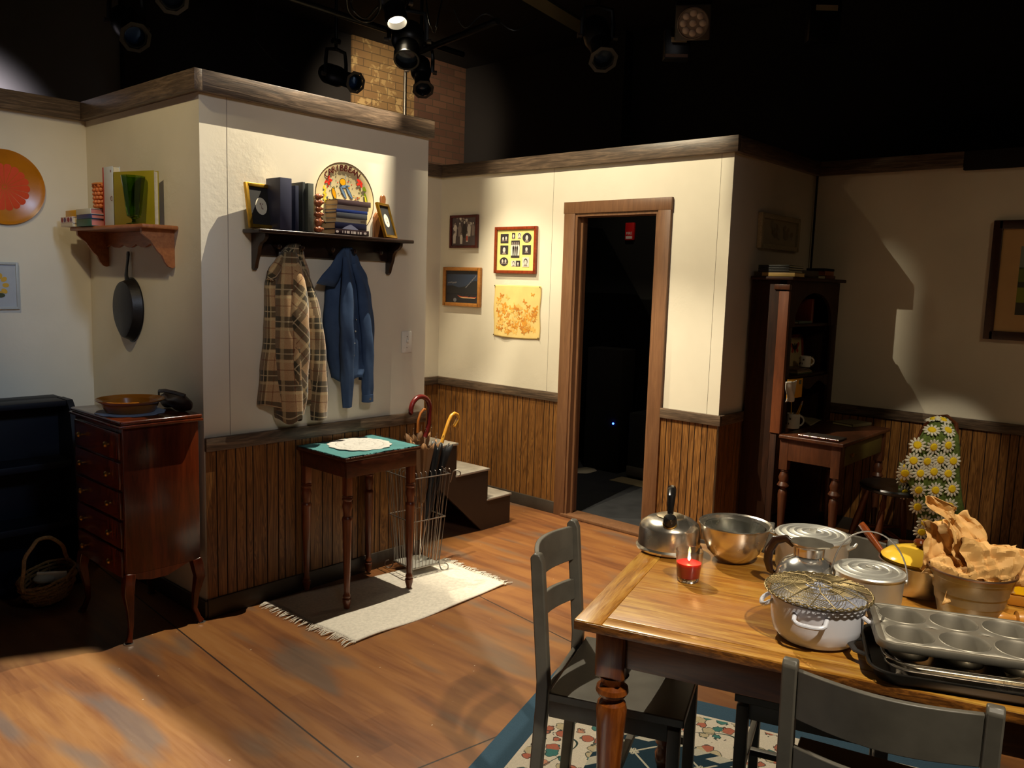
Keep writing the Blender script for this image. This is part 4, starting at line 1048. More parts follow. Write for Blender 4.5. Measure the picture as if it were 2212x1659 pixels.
def art_canoe(o, y, w_, h):
    m2 = MB(); m2.mi = 0; shape(m2, 'r', 0, h*.64, w_*.82, h*.36, y-.0002)
    m2.mi = 1; shape(m2, 'p', 0, h*.5, w_*.82, h*.34, y-.0004, n=[(-1, -1), (1, -1), (1, .9), (.8, 1), (.5, .5), (.2, .1), (-.2, -.1), (-.6, .2), (-1, .1)])
    m2.mi = 2
    for k in range(7): shape(m2, 'e', w_*(.12+.04*k), h*(.50+.045*k), .020, .008, y-.0006, .9)
    for k in range(4): shape(m2, 'e', -w_*(.35-.06*k), h*(.60+.01*(k % 2)), .030, .010, y-.0006, .2)
    m2.mi = 3; shape(m2, 'p', w_*.14, h*.25, w_*.52, h*.09, y-.0008, n=[(-1, .7), (-.6, -.6), (.8, -1), (1, .2), (.8, -.1), (-.5, .2)])
    m2.mi = 4; shape(m2, 'p', w_*.15, h*.225, w_*.46, h*.03, y-.001, n=[(-1, .9), (-.5, -.8), (.9, -1), (1, .2)])
    m2.mi = 1; shape(m2, 'e', w_*.04, h*.30, .018, .03, y-.0012); shape(m2, 'e', w_*.20, h*.28, .02, .025, y-.0012)
    m2.mi = 2; shape(m2, 'e', -w_*.18, h*.16, .035, .03, y-.0008)
    m2.build('canoe_painting', [colour('dusk_blue', (50, 62, 84)), colour('dark_pines', (34, 34, 38)), colour('mist_grey', (120, 118, 122)), colour('canoe_red', (176, 66, 36)), colour('canoe_cream', (206, 176, 130))], o)
w_, h, c = wx((962, 577), (1040, 664))
picture('canoe_picture', 'oak framed dark lake picture with an orange canoe, lower left on the doorway wall', 'picture', w_, h, c, R_X, M_OAK, .026, .024, ground=colour('dark_water', (36, 36, 42), .25), art=art_canoe)
w_, h, c = wx((1070, 615), (1166, 733))
bt = thing('butterfly_cloth', 'pinned cream cloth printed with orange butterflies beside the doorway', 'wall hanging', c, R_X)
def clf(u, v): return Vector((-w_/2+w_*u+.004*math.sin(9*v), -.004-.009*math.exp(-((u-.25-.35*v)/.12)**2)*(1-v*.5)-.004*math.sin(7*u+2)*v, h*v-.006*math.sin(PI*u)*(1-v)+.006*(v-.5)*math.sin(3*u)))
mb = MB(); mb.sheet(clf, 30, 36); mb.build('cloth', colour('cream_yellow_cloth', (226, 196, 122), .85), bt, solid=.001)
mb = MB(); rr = random.Random(21); cnt = 0
for k in range(100):
    v = .07+.55*(1-(k/100)**.9) if k < 94 else .62+.035*(k-93); u = rr.uniform(.08, .92); a = rr.uniform(-.7, .7); s_ = rr.uniform(.022, .036)
    p = clf(u, v); mb.mi = k % 3; n0 = len(mb.bm.verts)
    shape(mb, 'p', p.x, p.z, s_*1.5, s_*1.2, 0, a, n=BFLY); mb.bm.verts.ensure_lookup_table()
    for vv in mb.bm.verts[n0:]:
        uu = min(1, max(0, (vv.co.x+w_/2)/w_)); vq = min(1, max(0, vv.co.z/h)); vv.co.y = clf(uu, vq).y-.0014-.0002*(k % 5)
mb.build('butterfly_print', [colour('orange_print1', (216, 150, 50), .8), colour('amber_print', (232, 184, 96), .8), colour('rust_print', (196, 126, 40), .8)], bt, ang=None)
mb = MB()
for x in (-w_/2+.006, w_/2-.006):
    for z in (.008, h-.006): mb.ball((x, -.012, z), .004, 8)
mb.build('push_pins', colour('dark_pin', (60, 50, 40)), bt)

# ---------------------------------------------------------------- backstage, through the doorway
p = hit(1362, 500, 'x', 6.04)
fa = thing('fire_alarm', 'small red fire alarm box high on the dark wall through the doorway', 'alarm', (6.0495, p.y, p.z), R_X)
MB().box((-.045, -.03, -.075), (.045, 0, .075), .008).build('housing', colour('alarm_red', (190, 24, 24), .4), fa)
m2 = MB(); text_mesh(m2, 'FIRE', .034, TR(0, -.0305, -.018) @ RX(PI/2), .0006); m2.box((-.032, -.0312, -.064), (.032, -.0302, -.040)); m2.build('lettering', colour('alarm_white', (220, 205, 200), .5), fa)
cr = thing('equipment_case', 'black equipment case standing on the floor inside the doorway', 'case', (5.66, 3.20, .0065))
MB().box((0, 0, .0), (.28, .52, .545), .012).build('case_body', plain('black_laminate', (34, 34, 34), .5, var=.2), cr)
MB().box((-.008, .12, .40), (-.0005, .30, .49), .004).build('recessed_handle', M_CHROME, cr)
MB().box((-.006, -.0, .02), (-.0005, .52, .10), .003).build('kick_strip', M_GREYBLK, cr)
p = hit(1325, 915, 'x', 5.70)
eq = thing('amplifier', 'black rack unit with a blue light in the dark beyond the doorway', 'electronics', (5.70, p.y+.1, .0065))
MB().box((-.0, -.16, .0), (.20, .2, 1.05), .01).build('rack_body', M_BLACK2, eq)
mb = MB(); mb.ball((-.004, -.1, p.z-.006), .009, 10); mb.build('blue_light', glow('blue_led', (40, 70, 255), 14), eq)
ca, cb = hit(1300, 493, 'x', 5.99), hit(1425, 725, 'x', 5.99); cl_ = hit(1236, 489, 'x', 5.99)
MB().prism([(cl_.y, cl_.z), (ca.y, ca.z), (cb.y, cb.z), (2.45, cb.z-.45), (2.45, .01), (cl_.y, .01)], .02, M=Matrix(((0, 0, 1, 5.98), (1, 0, 0, 0), (0, 1, 0, 0), (0, 0, 0, 1)))).build('black_curtain', plain('black_velour', (7, 7, 8), .95, var=.2, spec=.05)); tag(bpy.data.objects['black_curtain'], 'black sloping curtain in the dark beyond the doorway', 'curtain')
MB().box((5.46, 3.0, .0065), (5.64, 3.75, .009)).build('bare_board', colour('tan_board', (140, 124, 92), .7)); tag(bpy.data.objects['bare_board'], 'strip of bare tan board on the black floor inside the doorway', 'board')
a = hit(1262, 1016, 'z', .01); mb = MB(); mb.bm.faces.new([mb.bm.verts.new((a.x+.14*math.cos(t_)*(1+.2*math.sin(3*t_)), a.y+.10*math.sin(t_)*(1+.15*math.cos(2*t_)), .0085)) for t_ in [2*PI*k/22 for k in range(22)]])
tag(mb.build('paper_scrap', colour('tan_paper', (176, 164, 140), .8), solid=.002), 'tan paper scrap on the dark floor at the left inside the doorway', 'paper')
# ---------------------------------------------------------------- hutch and writing desk
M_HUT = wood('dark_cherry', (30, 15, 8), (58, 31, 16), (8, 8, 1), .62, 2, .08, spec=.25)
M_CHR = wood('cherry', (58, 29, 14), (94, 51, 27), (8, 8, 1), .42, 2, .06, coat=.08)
hu = thing('desk_hutch', 'tall dark hutch with an arched opening standing in the corner behind the desk', 'hutch', (4.66, 2.0, 0))
HX, HY, HZ = .78, .235, 1.665
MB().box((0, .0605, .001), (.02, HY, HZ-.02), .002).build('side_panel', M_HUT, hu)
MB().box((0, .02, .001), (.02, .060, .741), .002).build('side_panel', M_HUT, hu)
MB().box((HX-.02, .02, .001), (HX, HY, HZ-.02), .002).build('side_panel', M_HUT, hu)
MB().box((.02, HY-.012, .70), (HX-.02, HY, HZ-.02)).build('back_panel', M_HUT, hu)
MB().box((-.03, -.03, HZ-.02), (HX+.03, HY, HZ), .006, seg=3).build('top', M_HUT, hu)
for z in (1.385, 1.07): MB().box((.0205, .022, z-.016), (HX-.0205, HY-.0125, z), .002).build('shelf', M_HUT, hu)
# face frame with arch
T_ = Matrix(((1, 0, 0, 0), (0, 0, 1, 0), (0, 1, 0, 0), (0, 0, 0, 1)))
ar = [(.105+.285*(1-math.cos(PI*k/24)), 1.40+.175*math.sin(PI*k/24)) for k in range(25)]
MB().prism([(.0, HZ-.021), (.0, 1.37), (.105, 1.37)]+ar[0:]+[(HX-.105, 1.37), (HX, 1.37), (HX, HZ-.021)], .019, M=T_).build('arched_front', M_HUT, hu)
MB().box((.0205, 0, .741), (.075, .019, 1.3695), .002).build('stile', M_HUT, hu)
MB().box((-.007, -.001, .7415), (.0203, .060, HZ-.085), .002).build('pilaster', wood('lit_cherry', (92, 46, 20), (122, 66, 32), (8, 8, 1), .55, 2, .06), hu, label='front pilaster coloured orange brown as if lit')  # lighter orange than the hutch: the light on its front edge, put into the colour
MB().box((HX-.075, 0, .741), (HX, .019, 1.3695), .002).build('stile', M_HUT, hu)
MB().box((-.012, -.004, HZ-.075), (.019, .09, HZ-.045), .002).build('capital', M_CHR, hu)
sc = [(.0755, 1.052), (HX-.0755, 1.052)]+[(HX-.0755-(HX-.151)*k/40, 1.0-.022*math.cos(4*PI*k/40)) for k in range(41)]
MB().prism(sc, .014, M=T_ @ TR(0, 0, .003)).build('scalloped_valance', M_HUT, hu)
dk = thing('writing_desk', 'wooden writing desk with turned legs and a drawer front coloured olive as if lit, in the right corner', 'desk', (4.635, 1.615, 0))
KX, KY, KZ = .82, .38, .74
MB().box((0, 0, KZ-.022), (KX, KY, KZ), .006, seg=3).build('top', M_CHR, dk)
for a_, b_ in (((.021, .02, KZ-.15), (.037, KY-.005, KZ-.0225)), ((.0385, .023, KZ-.15), (.10, .036, KZ-.0225)), ((KX-.1, .023, KZ-.15), (KX-.0385, .036, KZ-.0225)), ((KX-.037, .021, KZ-.15), (KX-.021, KY-.005, KZ-.0225))): MB().box(a_, b_, .001).build('apron_board', M_CHR, dk)
d = MB().box((.102, .018, KZ-.145), (KX-.102, .034, KZ-.028), .003).build('drawer', plain('olive_lit_wood', (84, 74, 30), .5), dk)  # olive is the tint of the light on the drawer, painted in
MB().lathe([(.004, 0), (.004, .01), (.012, .014), (.012, .02), (0, .024)], 14, M=TR(.17, .0175, KZ-.085) @ RX(PI/2)).build('pull', M_BRASS, d)
lp = [(0, 0), (.012, 0), (.016, .01), (.020, .03), (.014, .04), (.018, .05), (.014, .06), (.017, .16), (.024, .32), (.028, .375), (.024, .40), (.016, .41), (.016, .418), (.028, .425), (.036, .433), (.030, .445), (.024, .455), (.030, .48), (.024, .50), (.018, .515), (.024, .525), (.018, .53)]
for x, y in ((.045, .045), (KX-.045, .045), (.045, KY-.03), (KX-.045, KY-.03)):
    mb = MB(); mb.lathe(lp, 20, c=(x, y, 0)); mb.box((x-.026, y-.026, .5295), (x+.026, y+.026, KZ-.0228), .003); mb.build('leg', M_CHR, dk)
DZ_ = KZ+.0008
def onD(px, py, z=KZ): return hit(px, py, 'z', z)
def mug(name, lb, loc, rz, h=.092, r=.040, print_=True):
    o = thing(name, lb, 'mug', loc, rz)
    MB().lathe([(0, 0), (r-.003, 0), (r, .003), (r, h-.002), (r-.001, h), (r-.004, h-.002), (r-.004, .006), (0, .005)], 32).build('cup', M_WHITE, o)
    MB().tube([(r-.002+.030*math.sin(a)*1.0, 0, h*.5+h*.33*math.cos(a)) for a in [.05+k*(PI-.1)/12 for k in range(13)]], .0055, 8, flat=.8).build('handle', M_WHITE, o)
    if print_:
        m2 = MB(); rr = random.Random(4)
        for k in range(9):
            a = PI+rr.uniform(-.9, .9); z = h*rr.uniform(.2, .8); m2.ball((r*math.cos(a), r*math.sin(a), z), .0055, 8, sc=(.25, 1, 1.3) if abs(math.cos(a)) > .7 else (1, .25, 1.3))
        m2.build('printed_motif', plain('brown_print', (92, 60, 36), .4), o)
    return o
p = onD(1712, 925); mg = mug('pencil_mug', 'white printed mug full of yellow pencils on the front left of the desk', (p.x, p.y, DZ_), -.75)
PY_ = plain('pencil_yellow', (230, 170, 20), .35); PT = plain('pencil_ferrule', (190, 190, 180), .3); PE = plain('eraser_pink', (206, 150, 140), .6)
pcs = [(.022, .25, .0), (.012, .30, .35), (-.002, .33, .1), (.016, .36, -.25), (.0, -.04, .1)]
for i, (x, t1, t2) in enumerate(pcs):
    b0 = Vector((p.x+(-.014 if t1 > 0 else .010)*1, p.y+.010*(i-2)*.8, DZ_+.012)); dr = Vector((RT.x*math.sin(t1)+.15*t2, RT.y*math.sin(t1)+.15*t2, math.cos(t1))).normalized(); ln = .155+.006*i
    o = thing('pencil', ('yellow pencil leaning left, point up, in the white mug on the desk' if t1 < 0 else 'yellow pencil with an eraser, leaning '+('least', 'second least', 'second furthest', 'furthest')[i]+' to the right in the white mug'), 'pencil', b0, group='yellow pencils in the white mug')
    MB().tube([(0, 0, 0), dr*(ln-.014)], .0036, 6).build('barrel', PY_, o)
    if t1 > 0: MB().tube([dr*(ln-.0139), dr*(ln-.006)], .0037, 8).build('ferrule', PT, o); MB().tube([dr*(ln-.0059), dr*ln], .0034, 8).build('eraser', PE, o)
    else: MB().tube([dr*(ln-.0139), dr*(ln+.006)], [.0034, .0006], 8).build('sharpened_tip', M_PAGE, o)
p = onD(1785, 880); mug('white_mug', 'white mug with a handle in shadow at the back right of the desk', (p.x-.06, min(p.y, 1.96), DZ_), -.8)
MB().tube([(p.x-.07, min(p.y, 1.96), DZ_+.02), (p.x-.04, min(p.y, 1.96)-.02, DZ_+.15)], .0022, 6).build('straw', colour('grey_stick', (150, 146, 138))); tag(bpy.data.objects['straw'], 'thin grey stick standing in the shadowed desk mug', 'stick')
def sheetp(name, lb, pts, z, mt, crinkle=.004, group=None, th=.0012, cat='paper'):
    P_ = [Vector((onD(*q).x, onD(*q).y, 0)) for q in pts]; mb = MB()
    def f(u, v):
        a = (P_[0]*(1-u)+P_[1]*u)*(1-v)+(P_[3]*(1-u)+P_[2]*u)*v
        return Vector((a.x, a.y, z+crinkle*(1+math.sin(7*u+3*v))*(.5+.5*math.sin(5*v+1))))
    mb.sheet(f, 12, 10); o = mb.build(name, mt, solid=th); tag(o, lb, cat, group); return o
PAP = colour('desk_paper', (150, 140, 112), .8)
sheetp('loose_papers', 'crumpled loose papers on the left of the desk behind the pencil mug', [(1722, 900), (1742, 893), (1776, 908), (1750, 921)], DZ_+.001, PAP, .006)
sheetp('loose_papers', 'curled up sheet of paper at the back right of the desk', [(1800, 888), (1825, 872), (1908, 900), (1893, 910)], DZ_+.0015, PAP, .02)
nb_ = onD(1855, 918)
book(.20, .018, .15, colour('olive_grey_cover', (120, 110, 80), .7), (nb_.x-.04, nb_.y-.035, DZ_), 'pale notebook lying open edge forward on the right of the desk', rz=-.25, page=colour('yellow_white_pages', (214, 206, 150), .8), name='notebook', cat='notebook')
lf = thing('leather_portfolio', 'dark portfolio with a red brown studded edge on the front of the desk', 'portfolio', (4.655, 1.66, DZ_), -.35)
lf.rotation_euler = (0, 0, PI/2); lf.location = (4.80, 1.655, DZ_)
MB().box((0, 0, 0), (.225, .135, .012), .004).build('cover', plain('charcoal_leather', (58, 50, 44), .45, bump=.2), lf)
MB().tube([(-.004, .1415, .0085), (.229, .1415, .0085)], .0075, 10).build('studded_roll', colour('oxblood', (90, 28, 20), .25), lf)
m2 = MB()
for x in (.006, .05, .058, .07, .105, .113, .155, .163, .205, .218): m2.ball((x, .1475, .0115), .0032, 8)
m2.build('studs', M_BRASS, lf)
# letter rack with envelopes on the stile
p = hit(1700, 845, 'y', 1.985)
en = thing('envelope', 'yellow stamped envelope sticking out of the hutch above the pencils', 'envelope', (p.x+.035, 1.974, p.z-.045), -.12)
MB().box((-.045, 0, 0), (.125, .003, .115), .0008).build('envelope_body', colour('amber_envelope', (232, 166, 24), .6), en)
MB().box((.082, -.0012, .08), (.108, -.0002, .104)).build('stamp', colour('grey_green_stamp', (84, 96, 76)), en)
mb = MB(); mb.sheet(lambda u, v: Vector((-.065+.125*u+.006*math.sin(8*v), -.016-.012*math.sin(PI*u)-.008*math.sin(11*u+5*v), -.006+.118*v+.004*math.sin(9*u))), 14, 12); o = mb.build('crumpled_note', colour('white_note', (206, 200, 190), .8), solid=.0012); o.location = (p.x-.012, 1.975, p.z-.05); tag(o, 'crumpled white note beside the yellow envelope', 'paper')
# on the shelves
def onH(px, py, y=2.03): return hit(px, py, 'y', y)
p = onH(1768, 760, 2.12)
def art_bfly(o, y, w_, h):
    m2 = MB(); m2.mi = 0; shape(m2, 'p', 0, h*.62, w_*.60, h*.36, y-.0004, n=BFLY); m2.mi = 1; shape(m2, 'e', 0, h*.62, w_*.09, h*.3, y-.0008)
    for s_ in (-1, 1): shape(m2, 'e', s_*w_*.10, h*.66, w_*.10, h*.2, y-.0006, -s_*.7)
    m2.build('butterfly', [colour('rust_wing', (176, 60, 16), .6), colour('dark_wing', (30, 16, 12), .6)], o)
picture('framed_butterfly', 'wood framed orange butterfly on cream, on the middle shelf of the hutch', 'frame', .255, .235, (5.225, 2.175, 1.0705), 0, M_RED, .022, .016, ground=colour('cream_mount', (196, 176, 130), .7), art=art_bfly, lean=-.10)
mug('white_mug', 'white printed mug in front of the butterfly frame on the hutch shelf', (5.16, 2.08, 1.0705+.034), -.6, h=.07, r=.035)
g = 'magazines stacked on the hutch shelf'
for k in range(4):
    book(.22, .007, .13, colour('magazine_cover', ((60, 80, 40), (150, 130, 100), (120, 100, 80), (90, 70, 50))[k], .4), (4.93+.15*0+.13, 2.035+.004*k, 1.0708+.0078*k), ('topmost', 'second', 'third', 'lowest')[3-k]+' magazine of the pile under the printed mug on the hutch shelf', g, name='magazine', cat='magazine', rz=.03*(k-1))
rc = thing('oval_picture', 'small dark oval picture leaning in front of the butterfly frame', 'frame', (5.335, 2.11, 1.0712+.058))
MB().lathe([(0, .002), (.036, .002), (.036, .010), (.054, .012), (.058, .006), (.056, 0), (0, 0)], 32, M=RX(PI/2), sx=.85).build('rim', M_DARKW, rc)
m2 = MB(); shape(m2, 'e', 0, 0, .062, .07, -.0026, n=28); m2.mi = 1
for k in range(5): shape(m2, 'e', .014*math.cos(k*1.26), .014*math.sin(k*1.26), .008, .006, -.003)
m2.build('dial', [colour('tan_dial', (190, 156, 96)), colour('red_dots', (140, 50, 30))], rc)
b = book(.15, .035, .11, colour('red_spine', (110, 40, 24), .4), (0, 0, 0), 'large illustrated book standing inside the arch of the hutch', page=colour('teal_pages', (90, 110, 90)))
b.rotation_euler = (RZ(.0).to_3x3() @ STAND).to_euler(); b.location = (5.16, 2.05, 1.385+.0765)
m2 = MB(); m2.box((-.05, .02, -.0012), (.05, .09, -.0002)); m2.build('cover_picture', colour('amber_picture', (186, 130, 50)), b)
book(.20, .014, .12, colour('grey_teal_cover', (90, 110, 104), .5), (5.03, 2.045, 1.3858), 'grey teal book lying on the arched shelf of the hutch')
# on top of the hutch
g = 'thin white and black books stacked on the left of the hutch top'
for k in range(3):
    book(.19, .013, .20, colour('black_cover', (26, 26, 24), .4), (4.735-.0, 1.985+.002*k, HZ+.0255+.0138*k), ('lowest', 'middle', 'topmost')[k]+' thin black book with pale edges at the left of the hutch top', g, rz=R_X*0, page=colour('bright_pages', (226, 224, 196), .6))
for o_ in [o for o in COL.objects if o.get('group') == g]:
    o_.rotation_euler = (0, 0, -PI/2); o_.location.x = 4.645; o_.location.y = 2.10
book(.20, .022, .15, colour('tan_cover', (170, 140, 80), .5), (4.645, 2.07, HZ+.0008), 'thick cream paged book under the three thin books on the hutch top', page=colour('cream_bright_pages', (236, 214, 150), .6), rz=-PI/2)
book(.30, .045, .17, colour('black_case', (22, 16, 14), .4), (5.02, 2.04, HZ+.0008), 'long flat black case on the middle of the hutch top', page=M_BLACK, name='black_case', cat='case')
book(.16, .022, .14, colour('brown_red_cover', (92, 34, 18), .5), (5.345, 2.03, HZ+.0008), 'red brown book at the right of the hutch top')
book(.15, .028, .12, colour('orange_brown_cover', (150, 80, 36), .5), (5.345, 2.04, HZ+.0236), 'orange brown box stacked on the red brown book on the hutch top', name='small_box', cat='box', page=colour('orange_brown_fill', (150, 80, 36), .5))
MB().box((-.08, 0, 0), (.09, .12, .016), .004, M=TR(5.345, 2.04, HZ+.0524)).build('black_folder', M_BLACK); tag(bpy.data.objects['black_folder'], 'black folder on top of the pile at the right of the hutch top', 'folder')
# small white framed picture on the desk wall
w_, h, c = ortho('y', YG, (1638, 458), (1716, 545))
def art_tree(o, y, w_, h):
    m2 = MB(); rr = random.Random(2)
    for k in range(22): m2.mi = k % 2; shape(m2, 'e', rr.gauss(0, w_*.13), h*.5+rr.gauss(0, h*.11), .05, .03, y-.0002*k, rr.uniform(-1, 1))
    m2.build('faded_drawing', [colour('faded_grey', (150, 142, 120)), colour('faded_brown', (136, 122, 96))], o)
picture('faded_print', 'ornate cream framed faded print above the desk hutch', 'picture', w_, h, (c.x, YG-.001, c.z-h/2), 0, wood('cream_distressed_frame', (150, 136, 104), (190, 176, 140), (9, 9, 9), .6, 6, .6), .03, .03, ground=colour('faded_paper', (170, 158, 130), .8), art=art_tree)
# landscape on the right wall
z0_, z1_, ya = 1.335, 2.03, 1.168; w_ = .78
def art_land(o, y, w_, h):
    m2 = MB(); iw, ih = w_-.30, h-.30
    def q(mi, x, z, a, b, dy=0): m2.mi = mi; shape(m2, 'r', x, z, a, b, y-dy)
    q(0, 0, h/2+ih*.34, iw, ih*.32); q(1, 0, h/2+ih*.08, iw, ih*.22); q(2, 0, h/2-ih*.06, iw, ih*.08, .0002); q(3, 0, h/2-ih*.2, iw, ih*.24); q(4, 0, h/2-ih*.41, iw, ih*.18)
    m2.build('landscape', [colour('sky_grey', (120, 132, 120)), colour('field_green', (92, 104, 40)), colour('hedge', (50, 52, 30)), colour('meadow', (116, 124, 30)), colour('dark_bank', (58, 54, 40))], o)
picture('landscape_picture', 'large dark framed green landscape with a tan mount on the right wall', 'picture', w_, z1_-z0_, (XH-.001, ya-w_/2, z0_), R_X, wood('dark_brown_frame', (40, 20, 10), (66, 36, 20), (8, 8, 8), .35), .05, .03, ground=plain('tan_mount', (190, 154, 104), .35, var=.05), art=art_land)

# ---------------------------------------------------------------- windsor chair with crocheted afghan
wc_ = thing('windsor_chair', 'dark windsor chair with turned legs at the desk, draped with a daisy afghan', 'chair', (5.06, 1.45, 0), .733)
M_WND = plain('black_painted_seat', (26, 24, 22), .3, var=.2)
M_SPN = wood('brown_chair_wood', (66, 32, 14), (110, 58, 28), (8, 8, 1), .35)
# local frame: +y is the front of the chair
mb = MB(); mb.lathe([(0, -.018), (.16, -.018), (.185, -.008), (.19, .006), (.183, .016), (.12, .012), (0, .008)], 40, c=(0, 0, .45), sx=1.06); mb.build('seat', M_WND, wc_)
for sx in (-1, 1):
    for sy in (-1, 1):
        a, b = Vector((sx*.10, sy*.10, .433)), Vector((sx*.19, sy*.185, 0)); P_ = [a.lerp(b, t_) for t_ in (0, .08, .16, .2, .24, .5, .8, .86, .9, 1)]
        MB().tube(P_, [.012, .014, .019, .013, .018, .021, .013, .017, .012, .010], 12).build('leg', M_SPN, wc_)
for pts in (((-.155, -.15, .17), (-.155, .15, .17)), ((.155, -.15, .17), (.155, .15, .17)), ((-.155, 0, .17), (.155, 0, .17))):
    a, b = Vector(pts[0]), Vector(pts[1]); MB().tube([a, a.lerp(b, .5), b], [.008, .013, .008], 10).build('stretcher', M_SPN, wc_)
MB().tube([(-.18+.0, -.14, .46), (-.20, -.19, .62), (-.19, -.235, .78), (-.12, -.26, .86), (0, -.27, .885), (.12, -.26, .86), (.19, -.235, .78), (.20, -.19, .62), (.18, -.14, .46)], .012, 10).build('hoop_back', M_SPN, wc_)
for k in range(-3, 4): MB().tube([(k*.045, -.15, .46), (k*.052, -.255, .875-.02*abs(k)*.6)], .006, 8).build('spindle', M_SPN, wc_)
# afghan: profile drawn as rows (py, left, right) on a vertical plane through the chair back
P0 = Vector((5.225, 1.265, 0)); DR = Vector((RT.x, RT.y, 0)).normalized()
rows = [(902, 2022, 2046), (912, 2008, 2058), (930, 1994, 2070), (955, 1976, 2074), (980, 1960, 2074), (1000, 1952, 2073), (1030, 1966, 2076), (1060, 1978, 2079), (1090, 1981, 2086), (1115, 1986, 2093), (1128, 1990, 2088)]
R3 = [(hitp(a, y, P0, DR), hitp(b, y, P0, DR)) for y, a, b in rows]
nrm = Vector((-DR.y, DR.x, 0));
if nrm.dot(FW) > 0: nrm = -nrm
af = thing('daisy_afghan', 'green crocheted afghan covered in white and yellow daisies over the windsor chair', 'blanket', (0, 0, 0))
def toc(p): q = Vector((-p.x, -p.y, 0)); return q.normalized()
def afp(u, v):
    k = v*(len(R3)-1); i = min(int(k), len(R3)-2); t_ = k-i; a = R3[i][0].lerp(R3[i+1][0], t_); b = R3[i][1].lerp(R3[i+1][1], t_)
    p_ = a.lerp(b, u); return p_+toc(p_)*(.03*math.sin(PI*u)**.7+.012*math.sin(5*u+4*v)+.008+.225*min(1, v*4)**.55)
mb = MB(); mb.sheet(afp, 24, 30); M_GRN = plain('green_yarn', (92, 108, 44), .95, var=.35, nscale=60, bump=.9, bscale=90)
mb.build('knitted_ground', M_GRN, af, solid=.012)
mb = MB(); mb.sheet(lambda u, v: afp(.12+.76*u, v*.62)-toc(afp(u, v))*(.03+.42*min(1, v*2.5)**.6), 16, 16); mb.build('back_fall', M_GRN, af, solid=.010)
lobe = [(hitp(1944, 990, P0, DR)), (hitp(1966, 1000, P0, DR)), (hitp(1962, 1058, P0, DR)), (hitp(1942, 1055, P0, DR))]
def lbp(u, v): return (lobe[0]*(1-u)+lobe[1]*u)*(1-v)+(lobe[3]*(1-u)+lobe[2]*u)*v+toc(lobe[0])*(.12+.02*math.sin(PI*u))
mb = MB(); mb.sheet(lbp, 6, 8); mb.build('side_fall', M_GRN, af, solid=.012)
def daisy(pb, cb, c, n, r):
    q = n.to_track_quat('Z', 'Y').to_matrix().to_4x4(); T = TR(*c) @ q
    for k in range(12):
        a = 2*PI*k/12; pb.ball((0, 0, 0), 1, 6, sc=(r*.27, r*.115, r*.10), M=None, m=4) if False else None
        S = T @ RZ(a) @ TR(r*.68, 0, .004) @ Matrix.Diagonal((r*.36, r*.165, r*.12, 1))
        pb.lathe([(0, -1), (.8, -.5), (1, 0), (.8, .6), (0, 1)], 6, M=S)
    cb.lathe([(0, -.004), (r*.44, 0), (r*.47, r*.16), (r*.36, r*.30), (r*.14, r*.34), (0, r*.32)], 12, M=T)
M_PET = colour('white_yarn', (222, 218, 198), .9, bump=.4, bscale=300); M_CEN = colour('yellow_yarn', (240, 204, 20), .9, bump=.5, bscale=300)
def blossom(c, n, r):
    a_, b_ = MB(), MB(); daisy(a_, b_, c, n, r); o = a_.build('daisy', M_PET, af); b_.build('daisy_centre', M_CEN, o)
def nrmal(f, u, v):
    e = .01; a = f(min(1, u+e), v)-f(max(0, u-e), v); b = f(u, min(1, v+e))-f(u, max(0, v-e)); n = a.cross(b).normalized(); return n if n.dot(nrm) > 0 else -n
rw = 0
for j in range(9):
    v = .035+j*.118
    wd = (afp(1, min(1, v))-afp(0, min(1, v))).length; nn = max(2, round(wd/.083)); off = .5 if j % 2 else .2
    for i in range(nn+1):
        u = (i+off-.1)/nn
        if u > 1.0: continue
        vv = min(.985, v+.02*math.sin(3*i)); n_ = nrmal(afp, u, vv)
        blossom(afp(u, vv)+n_*.010, n_, .047)
for u, v in ((.5, .05), (.5, .92), (.3, .5)): blossom(lbp(u, v)+nrm*.010, nrm, .042)
